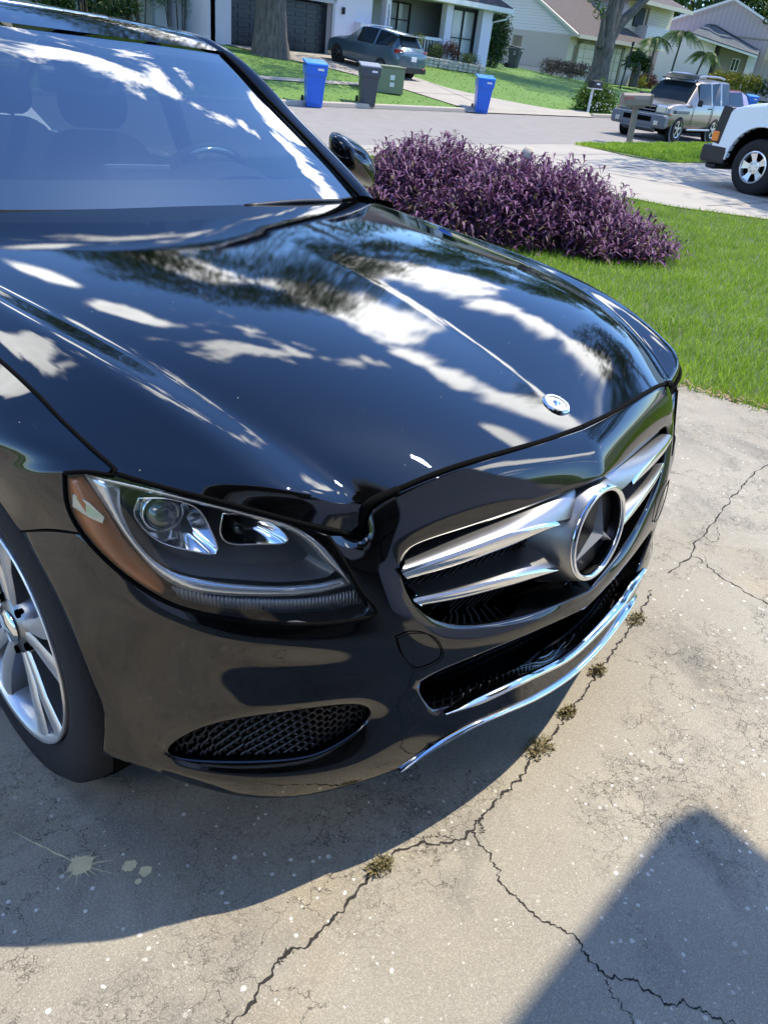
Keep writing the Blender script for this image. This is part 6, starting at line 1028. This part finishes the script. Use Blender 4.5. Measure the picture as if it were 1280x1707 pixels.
# ---------------------------------------------------------------- street things
def bin_(label, x, y, rz, col, lidcol, group='wheeled bins at the far kerb', num=True, z=None):
    t = thing('wheeled_bin', label, 'bin', (x, y, gh(x, y) if z is None else z), rz, group); B = MATS.get(col) ; m = MB()
    st_ = [(.02, .20, .24, .02), (.45, .225, .275, 0), (.72, .245, .30, -.01), (.78, .27, .33, -.01), (.98, .28, .345, -.01)]; rows = []
    for z_, w, d, oy in st_: rows.append([(sx_ * w, sy_ * d + oy, z_) for sx_, sy_ in ((-1, -1), (1, -1), (1, 1), (-1, 1), (-1, -1))])
    m.grid(rows); m.add([(sx_ * .20, sy_ * .24 + .02, .02) for sx_, sy_ in ((-1, -1), (1, -1), (1, 1), (-1, 1))], [(3, 2, 1, 0)]); m.build('body', B, t, recalc=True, bevel=.018)
    m = MB(); m.box((0, -.38, .52 - .52), (.01, .01, .01)) if False else None
    p = MB(); p.box((0, -.262, .40), (.30, .03, .62), rotm(.07)); p.build('front_recess', B, t, bevel=.02)
    l_ = MB(); l_.prism([(-.29, -.37, .985), (.29, -.37, .985), (.29, .34, 1.06), (-.29, .34, 1.06)], (0, .01, .045)); l_.tube([(-.26, .40, 1.05), (.26, .40, 1.05)], .028, 8); l_.box((0, .37, 1.04), (.5, .07, .06)); l_.build('lid', MATS.get(lidcol), t, bevel=.02)
    for s in (-1, 1): w = MB(); w.lathe([(.02, -.03), (.10, -.03), (.125, -.015), (.125, .015), (.10, .03), (.02, .03)], (s * .25, .32, .125), Matrix.Rotation(PI / 2, 3, 'Y'), 20); w.build('wheel', RUB, t, smooth=False)
    lab = MB(); lab.box((.10, -.362, .90), (.16, .006, .05)); lab.build('number_label', TRIM, t)
    lg_ = MB(); lg_.lathe([(.045, 0), (.06, 0)], (-.298, -.10, .78), Matrix.Rotation(-PI / 2, 3, 'Y'), 14); lg_.box((-.30, -.10, .68), (.004, .10, .03)); lg_.build('stamp', TRIM, t)
    return t
pmat('bin_blue', (.010, .13, .62), .42, var=.10, scale=4, coat=.2); pmat('bin_grey', (.055, .065, .075), .5, var=.12, scale=4); pmat('bin_grey_lid', (.16, .18, .20), .35, var=.1); pmat('bin_blue_lid', (.03, .22, .75), .35, var=.06)
bin_('blue wheeled bin at the kerb below the oak trunk', 14.15, 17.05, -.55, 'bin_blue', 'bin_blue_lid', z=-.5); bin_('dark grey wheeled bin at the kerb beside the utility box', 16.45, 17.35, -.62, 'bin_grey', 'bin_grey_lid', z=-.46); bin_('blue wheeled bin at the foot of the white house driveway', 21.55, 17.15, -.75, 'bin_blue', 'bin_blue_lid', z=-.5)
bin_('dark bin standing by the cream house side wall', 40.0, 29.6, .2, 'bin_grey', 'bin_grey', 'bins away from the kerb'); bin_('blue bin just above the white van bonnet', 47.5, 18.6, -.9, 'bin_blue', 'bin_blue_lid', 'bins away from the kerb')
ub = thing('utility_box', 'olive green metal utility box on the grass beside the grey bin', 'utility box', at_(19.25, 19.6), -.55); ub.scale = (1.12, 1.12, .92); m = MB(); m.box((0, 0, .36), (1.15, .85, .80)); m.build('body', pmat('olive_steel', (.19, .215, .13), .6, var=.12), ub, bevel=.02); m = MB(); m.box((0, -.0, .775), (1.19, .90, .05)); m.build('lid', MATS['olive_steel'], ub, bevel=.015); m = MB(); m.box((.22, -.431, .46), (.13, .006, .15)); m.box((.22, -.431, .24), (.13, .006, .13)); m.build('sticker', TRIM, ub)
mb = thing('tan_mailbox', 'tan plastic mailbox with red flag on a square post by the near kerb', 'mailbox', (20.6, 11.1, -.48), .15); mb.rotation_euler = (0.06, -.08, -.75); mb.scale = (.92, .92, .92); TANP = pmat('tan_mailbox_plastic', (.235, .20, .155), .6, var=.08)
m = MB(); m.box((.02, 0, .55), (.15, .15, 1.2)); m.build('post', TANP, mb, bevel=.01)
m = MB(); prof_ = [(-.19, 0), (.19, 0), (.19, .17), (.15, .27), (.07, .31), (-.07, .31), (-.15, .27), (-.19, .17)]; m.prism([(-.45, y, 1.03 + z) for y, z in prof_], (.82, 0, 0)); m.build('box', TANP, mb, bevel=.015); m = MB(); m.box((.40, 0, 1.17), (.05, .42, .33)); m.build('box_door', TANP, mb, bevel=.02); m = MB(); m.box((-.28, -.205, 1.24), (.28, .012, .035)); m.box((-.40, -.205, 1.22), (.04, .012, .09)); m.build('flag', pmat('faded_red', (.5, .12, .09), .5), mb); m = MB(); m.box((.0, 0, 1.0), (.50, .26, .07)); m.build('bracket', TANP, mb, bevel=.01)
b2_ = thing('black_mailbox', 'small black mailbox on a thin white post before the flowering shrub', 'mailbox', (28.75, 17.45, gh(28.75, 17.45)), -.1); m = MB(); m.box((0, 0, .40), (.07, .07, 1.0)); m.build('post', TRIM, b2_); m = MB(); m.box((.12, 0, 1.0), (.62, .25, .26)); m.build('box', DARK, b2_, bevel=.04); m = MB(); m.box((.12, -.13, 1.02), (.2, .006, .06)); m.build('number_plate', TRIM, b2_); m = MB(); m.box((.12, 0, .855), (.66, .28, .03)); m.build('shelf', TRIM, b2_)
lp = thing('lamp_post', 'thin black lamp post between the grey tree and the red hedge', 'lamp post', (47.9, 27.0, .1)); m = MB(); m.tube([(0, 0, 0), (.32, 0, 2.35)], .05, 8); m.build('pole', DARK, lp); m = MB(); m.lathe([(.04, 0), (.09, .05), (.09, .16), (.03, .24)], (.33, 0, 2.35), None, 8); m.build('lantern', DARK, lp)
fp = thing('fence_panel', 'short brown timber fence panel behind the dark bin', 'fence', at_(41.0, 30.6)); m = MB(); [m.box((k * .15, 0, .75), (.13, .03, 1.7)) for k in range(6)]; m.build('boards', pmat('old_fence_wood', (.20, .17, .14), .9, var=.2), fp)
# ---------------------------------------------------------------- vehicles across the street (local Y = rearwards)
def vehicle(name, label, loc, rz, paint, stations, wheels, r_w, glass, wm, cat='car', scale=1.0, rail=False, track=.78):
    t = thing(name, label, cat, loc, rz); t.scale = (scale,) * 3
    # station: y, half width, bottom, belt, roof z, roof half width
    S_ = stations; ys_ = [s[0] for s in S_]
    def sec(s):
        y, w, zb, zbelt, zr, wr = s; return [(w * .90, y, zb), (w * .98, y, zb + .10), (w, y, (zb + zbelt) / 2), (w * .985, y, zbelt - .10), (w * .95, y, zbelt), (wr, y, zr - .05 if zr > zbelt + .06 else zr - .012), (wr * .86, y, zr), (0, y, zr + .012)]
    def part(name_, i0, i1, r0, r1, mat, both=True, sub=1, proud=0.0):
        m = MB(); G = [[(p[0] + (proud if p[0] > 0 else 0), p[1], p[2]) for p in sec(S_[i])[r0:r1 + 1]] for i in range(i0, i1 + 1)]; m.grid(G)
        if both: m.mirror()
        return m.build(name_, mat, t, smooth=True, merge=.003, recalc=True, sub=sub)
    m = MB(); m.grid([sec(s)[0:5] for s in S_]); gset = set(glass); k = len(S_)
    for i in range(k - 1):
        g0_ = ('side', i) in gset; g1_ = ('top', i) in gset
        if not g0_: m.grid([sec(S_[i])[4:6], sec(S_[i + 1])[4:6]])
        if not g1_: m.grid([sec(S_[i])[5:8], sec(S_[i + 1])[5:8]])
    f = sec(S_[0]); m.add(f + [(0, f[0][1], f[0][2])], [tuple(range(9))]); f = sec(S_[-1]); m.add(f + [(0, f[0][1], f[0][2])], [tuple(range(9))[::-1]])
    m.mirror(); body = m.build('body', paint, t, smooth=True, merge=.003, recalc=True); md = body.modifiers.new('b', 'BEVEL'); md.width = .03; md.segments = 2; md.limit_method = 'ANGLE'; md.angle_limit = R(28)
    for kind, i in glass:
        a, b = sec(S_[i]), sec(S_[i + 1])
        if kind == 'side':
            for s in (1, -1): m = MB(); q = lambda p, s=s: (s * (p[0] - .004), p[1], p[2]); m.add([q(a[4]), q(b[4]), q(b[5]), q(a[5])], [(0, 1, 2, 3)]); m.build('window', DGL2, t)
        else:
            m = MB(); m.grid([a[5:8], b[5:8]]); m.mirror(); m.build('windshield' if i < k // 2 else 'rear_window', DGL2, t, merge=.003, recalc=True)
    for y in wheels:
        for s in (1, -1):
            ar = MB(); ar.lathe([(r_w * .7, 0), (r_w * 1.16, 0), (r_w * 1.20, -.02)], (s * (track + .105), y, r_w), Matrix.Rotation(s * PI / 2, 3, 'Y'), 28); ar.build('wheel_arch', wm[1], t)
            w = MB(); w.lathe([(r_w * .62, .02), (r_w * .9, .03), (r_w, .0), (r_w, -.2), (r_w * .8, -.24)], (s * (track + .115), y, r_w), Matrix.Rotation(s * PI / 2, 3, 'Y'), 32); wo_ = w.build('wheel', RUB, t, smooth=True)
            q = MB(); X_ = s * (track + .130); q.lathe([(r_w * .56, .0), (r_w * .64, .012), (r_w * .66, -.01)], (X_, y, r_w), Matrix.Rotation(s * PI / 2, 3, 'Y'), 28); q.lathe([(0, .01), (r_w * .2, .008), (r_w * .22, -.02)], (X_, y, r_w), Matrix.Rotation(s * PI / 2, 3, 'Y'), 16)
            for k2 in range(5): a = 2 * PI * k2 / 5 + .3; q.box((X_ - s * .012, y + r_w * .38 * math.cos(a), r_w + r_w * .38 * math.sin(a)), (.03, r_w * .42, r_w * .17), Matrix.Rotation(a, 3, 'X'))
            q.build('rim', wm[0], wo_); d = MB(); d.lathe([(0, -.03), (r_w * .62, -.03)], (X_, y, r_w), Matrix.Rotation(s * PI / 2, 3, 'Y'), 20); d.build('rim_well', SEAM, wo_)
    ub_ = MB(); ub_.box((0, (ys_[0] + ys_[-1]) / 2, .38), (1.3, (ys_[-1] - ys_[0]) * .86, .25)); ub_.build('underbody', SEAM, t); return t
DGL2 = pmat('car_glass', (.012, .018, .02), .08, 0, var=.3, scale=2, spec=.15)
BLUEP = pmat('slate_blue_paint', (.055, .105, .14), .3, .3, var=.1, coat=1.0); TANM = pmat('tan_metallic_paint', (.20, .175, .14), .32, .6, var=.05, coat=.8); VANW = pmat('white_van_paint', (.74, .80, .82), .35, var=.02, coat=.6); REDP = pmat('red_paint', (.22, .008, .010), .3, coat=.8); GREYP = pmat('grey_cladding', (.11, .13, .15), .55, var=.1)
# blue crossover: tail towards the viewer
bs = [(-.02, .62, .35, .72, .76, .50), (.10, .80, .25, .80, .86, .66), (.55, .88, .24, .92, 1.0, .72), (1.05, .90, .24, .98, 1.08, .74), (1.25, .905, .24, 1.0, 1.12, .72), (1.95, .91, .24, 1.03, 1.60, .60), (2.3, .915, .24, 1.04, 1.66, .60), (2.95, .915, .24, 1.06, 1.67, .60), (3.05, .915, .24, 1.06, 1.67, .60), (3.75, .91, .25, 1.12, 1.63, .58), (4.05, .90, .28, 1.16, 1.58, .56), (4.35, .88, .32, 1.12, 1.20, .62), (4.52, .84, .40, 1.02, 1.06, .6), (4.56, .78, .46, .92, .95, .5)]
cx = vehicle('blue_crossover_car', 'slate blue crossover parked nose-in on the white house driveway', 'x', 0, BLUEP, bs, (.86, 3.56), .35, [('side', 5), ('side', 6), ('side', 8), ('top', 4), ('top', 10)], (DARK, PLA)) if False else None
def mkcx():
    t = vehicle('blue_crossover', 'slate blue crossover car parked nose-in on the white house driveway', (24.25, 22.6, gh(24.25, 23.3) + .0), PI, BLUEP, bs, (.86, 3.56), .345, [('side', 5), ('side', 6), ('side', 8), ('side', 9), ('top', 4), ('top', 10)], (DARK, PLA), scale=.89)
    t.location.y = 22.2; t.rotation_euler = (R(0), 0, 0)
    return t
cx = mkcx(); cx.rotation_euler = (-math.atan(.085), 0, PI); cx.location = (23.1, 25.9, gh(24.3, 25.9) - .02)
cp_ = lambda nme, c, d, mat, rot=None, bev=.02: bx(nme, c, d, mat, cx, rot, bev)
for s in (-1, 1): cp_('tail_light', (s * .76, 4.36, 1.04), (.34, .24, .15), MATS['tail_red'], rotm(0, 0, -s * .4)); cp_('reflector', (s * .66, 4.60, .50), (.22, .04, .06), MATS['tail_red'])
cp_('licence_plate', (0, 4.57, .82), (.32, .03, .17), TRIM); cp_('bumper_cladding', (0, 4.5, .42), (1.7, .16, .22), PLA); cp_('spoiler', (0, 4.14, 1.60), (1.15, .26, .04), BLUEP)
# tan body-on-frame SUV on the street, nose to the left
ss = [(-.06, .74, .45, .80, .82, .60), (.02, .86, .40, .94, .98, .74), (.30, .90, .40, 1.02, 1.06, .78), (1.12, .915, .40, 1.06, 1.12, .78), (1.30, .92, .40, 1.07, 1.14, .74), (1.92, .92, .40, 1.10, 1.66, .64), (2.05, .92, .40, 1.10, 1.72, .66), (2.85, .92, .40, 1.10, 1.74, .66), (2.95, .92, .40, 1.10, 1.74, .66), (3.55, .92, .40, 1.10, 1.80, .66), (3.68, .92, .40, 1.10, 1.80, .66), (4.30, .91, .42, 1.12, 1.78, .66), (4.46, .90, .44, 1.10, 1.16, .72), (4.50, .86, .46, .95, 1.0, .7)]
sv = vehicle('tan_suv', 'tan off-road vehicle with grey bumper and roof rack parked on the street', (23.0, 12.15, -.5), PI / 2 + PI, TANM, ss, (.78, 3.42), .375, [('side', 5), ('side', 6), ('side', 8), ('side', 10), ('top', 4), ('top', 11)], (SATIN, GREYP), scale=.97)
sv.rotation_euler = (0, 0, -PI / 2 + PI * 0); 
sp = lambda nme, c, d, mat, rot=None, bev=.02: bx(nme, c, d, mat, sv, rot, bev)
sp('front_bumper', (0, -.12, .56), (1.84, .34, .38), GREYP, None, .08); sp('skid_plate', (0, -.12, .34), (1.1, .3, .12), GREYP, rotm(-.4), .03); sp('bumper_opening', (0, -.296, .60), (.95, .02, .14), SEAM); sp('grille', (0, -.07, .88), (.86, .06, .20), SEAM); 
for k in (-.04, .06): sp('grille_bar', (0, -.105, .88 + k), (.86, .03, .03), SATIN)
for s in (-1, 1):
    sp('headlight', (s * .63, -.03, .88), (.36, .14, .24), CLR, rotm(0, 0, s * .15), .05); sp('fog_light', (s * .66, -.30, .52), (.15, .03, .13), CLR, None, .04); sp('side_indicator', (s * .90, .10, .78), (.05, .16, .05), MATS['amber_plastic']); sp('door_mirror', (s * 1.04, 1.62, 1.15), (.16, .12, .20), DARK, None, .04); sp('side_step', (s * .96, 2.1, .38), (.10, 1.7, .06), SATIN, None, .03); sp('wheel_flare', (s * .925, .78, .86), (.05, .94, .10), GREYP); sp('door_handle', (s * .935, 2.72, 1.0), (.03, .14, .04), DARK)
    m = MB(); m.tube(crv([(s * .56, 2.0, 1.72), (s * .56, 2.2, 1.86), (s * .56, 3.4, 1.90), (s * .56, 4.0, 1.86)], 14), .030, 6); m.build('roof_rail', SATIN, sv)
    dl_ = MB(); [dl_.box((s * .922, y, .78), (.006, .012, .62)) for y in (1.55, 2.9, 3.0)]; dl_.build('door_seam', SEAM, sv)
sp('roof_deflector', (0, 1.95, 1.79), (1.12, .36, .03), DGL2, rotm(.35)); [MB().tube([(-.56, y, 1.88), (.56, y, 1.88)], .02, 6).build('roof_bar', SATIN, sv) for y in (2.3, 3.0, 3.8)]
# red hatchback half hidden behind it
rsx = [(0, .6, .4, .7, .75, .5), (.2, .82, .3, .82, .9, .7), (1.1, .86, .3, .95, 1.05, .7), (1.8, .87, .3, 1.0, 1.48, .6), (3.3, .87, .3, 1.02, 1.52, .6), (3.9, .85, .32, 1.0, 1.42, .56), (4.15, .83, .36, .95, 1.0, .6), (4.2, .75, .42, .85, .9, .5)]
rdc = vehicle('red_car', 'red hatchback mostly hidden behind the tan vehicle', (27.75, 13.2, -.5), -PI / 2, REDP, rsx, (.8, 3.3), .32, [('side', 3), ('top', 2), ('top', 5)], (SATIN, PLA)); bx('tail_light', (-.80, 4.0, 1.05), (.10, .22, .55), MATS['tail_red'], rdc); bx('rear_bumper', (0, 4.17, .55), (1.66, .16, .25), TRIM, rdc, None, .03)
# white van on the neighbour's drive: nose towards the street
van = thing('white_van', 'white work van with black bumper standing on the neighbouring driveway', 'van', (16.22,6.08,-.5), PI-.25)
van.scale = (1.25, 1.25, 1.25)
# local: Y rearwards, near side X = -1 (hull as side profile with arch, extruded across with rounded shoulders)
prof_v = [(.0, .52), (-.01, .80), (.03, .95), (.09, 1.04), (.20, 1.11), (.42, 1.18), (.80, 1.25), (1.22, 1.29), (1.75, 1.85), (2.0, 2.05), (5.6, 2.08), (5.7, 1.6), (5.7, .45), (4.75, .45)] + [(4.30 + .46 * math.cos(a), .40 + .46 * math.sin(a)) for a in np.linspace(.1, PI - .1, 12)] + [(3.8, .42), (1.40, .42)] + [(0.80 + .50 * math.cos(a), .42 + .50 * math.sin(a)) for a in np.linspace(.0, PI, 16)] + [(.29, .52)]
m = MB(); rows = []
for x, ins_ in ((-.995, .05), (-1.0, .0)): pass
cxv = 2.8; czv = 1.1
for x, k in ((-.93, .0), (-.985, .02), (-1.0, .05)):
    rows.append([(x, y, z - (.05 * (1 if z > 1 else 0) * (k / .05))) for y, z in prof_v])
n_ = len(prof_v); m.grid([r_ + [r_[0]] for r_ in rows]); m.add(rows[-1], [tuple(range(n_))]); m.grid([[(-p[0], p[1], p[2]) for p in r_ + [r_[0]]] for r_ in rows]); m.add([(-p[0], p[1], p[2]) for p in rows[-1]], [tuple(range(n_))[::-1]])
mid = prof_v[:13]; m.grid([[(-.93, y, z) for y, z in mid], [(-.5, y, z + .02) for y, z in mid], [(.5, y, z + .02) for y, z in mid], [(.93, y, z) for y, z in mid]]); m.build('body', VANW, van, recalc=True, bevel=.02, smooth=True, angle=30)
vb = lambda nme, c, d, mat, rot=None, bev=.02: bx(nme, c, d, mat, van, rot, bev)
vb('front_bumper', (0, -.05, .45), (2.02, .28, .26), PLA, None, .06); vb('bumper_lower', (0, .0, .29), (1.85, .20, .10), PLA, None, .04); [vb('bumper_return', (s * .93, .13, .46), (.15, .30, .25), PLA, None, .03) for s in (-1, 1)]
AML = pmat('amber_lens', (.85, .22, .02), .25, coat=.8); [vb('lamp_surround', (s * .965, .06, .86), (.09, .17, .52), PLA, rotm(-.12), .02) for s in (-1, 1)]; [vb('side_indicator', (s * .99, .02, .70), (.08, .12, .14), AML, None, .02) for s in (-1, 1)]; vb('windshield', (0, 1.46, 1.60), (1.7, .02, .66), DGL2, rotm(-.76)); vb('wiper', (.35, 1.18, 1.33), (.9, .03, .02), PLA, rotm(0, .08)); [vb('door_window', (s * 1.005, 2.05, 1.62), (.02, .75, .5), DGL2) for s in (-1, 1)]; vb('grille', (0, -.03, .82), (1.5, .06, .36), PLA)
for s in (-1, 1):
    ds_ = MB(); ds_.tube(crv([(s * 1.003, 1.68, 1.75), (s * 1.004, 1.62, 1.30), (s * 1.004, 1.66, .95), (s * 1.004, 1.74, .44)], 14), .006, 5); ds_.build('door_seam', SEAM, van)
    af = MB(); af.tube([(s * .995, 0.80 + .515 * math.cos(a), .42 + .515 * math.sin(a)) for a in np.linspace(-.05, PI + .02, 26)], .020, 8); af.build('arch_lip', VANW, van, smooth=True)
    al = MB(); al.grid([[(x, 0.80 + .5 * math.cos(a), .42 + .5 * math.sin(a)) for a in np.linspace(-.1, PI + .1, 20)] for x in (s * .98, s * .6)]); al.add([(s * .62, 0.80 + .5 * math.cos(a), .42 + .5 * math.sin(a)) for a in np.linspace(0, 2 * PI, 20, endpoint=False)], [tuple(range(20))]); al.build('wheel_well', SEAM, van)
fl2 = MB(); fl2.box((0, 3.3, .42), (1.7, 4.6, .2)); fl2.build('underbody', SEAM, van)
for sgn in (-1, 1):
    for y in (0.80, 4.30):
        Q = Matrix.Rotation(sgn * PI / 2, 3, 'Y'); X_ = sgn * .90; w = MB(); w.lathe([(.205, .06), (.235, .085), (.33, .085), (.372, .06), (.385, .0), (.385, -.12), (.35, -.17)], (X_, y, .385), Q, 48); wo_ = w.build('wheel', RUB, van, smooth=True)
        q = MB(); q.lathe([(.222, .092), (.205, .10), (.196, .085), (.190, .03)], (X_, y, .385), Q, 40); q.lathe([(0, .075), (.03, .078), (.088, .070), (.094, .04)], (X_, y, .385), Q, 30)
        for k in range(5):
            a = 2 * PI * k / 5 + .25 + PI / 2; rows = [[(X_ + sgn * dx, y + r0 * math.cos(a + e), .385 + r0 * math.sin(a + e)) for e in (-w0, -w0 * .8, w0 * .8, w0)] for r0, w0, dx in ((.08, .42, .062), (.13, .30, .068), (.195, .30, .082))]; q.grid(rows)
        q.build('rim', ALU, wo_, smooth=True, angle=35); d = MB(); d.lathe([(0, .02), (.21, .02)], (X_, y, .385), Q, 24); d.build('rim_well', SEAM, wo_)
        lg_ = MB(); [lg_.lathe([(.015, .080), (.013, .070), (0, .0705)], (X_, y + .055 * math.cos(a), .385 + .055 * math.sin(a)), Q, 8) for a in np.arange(6) * PI / 3 + .2]; lg_.build('lug_holes', SEAM, wo_)
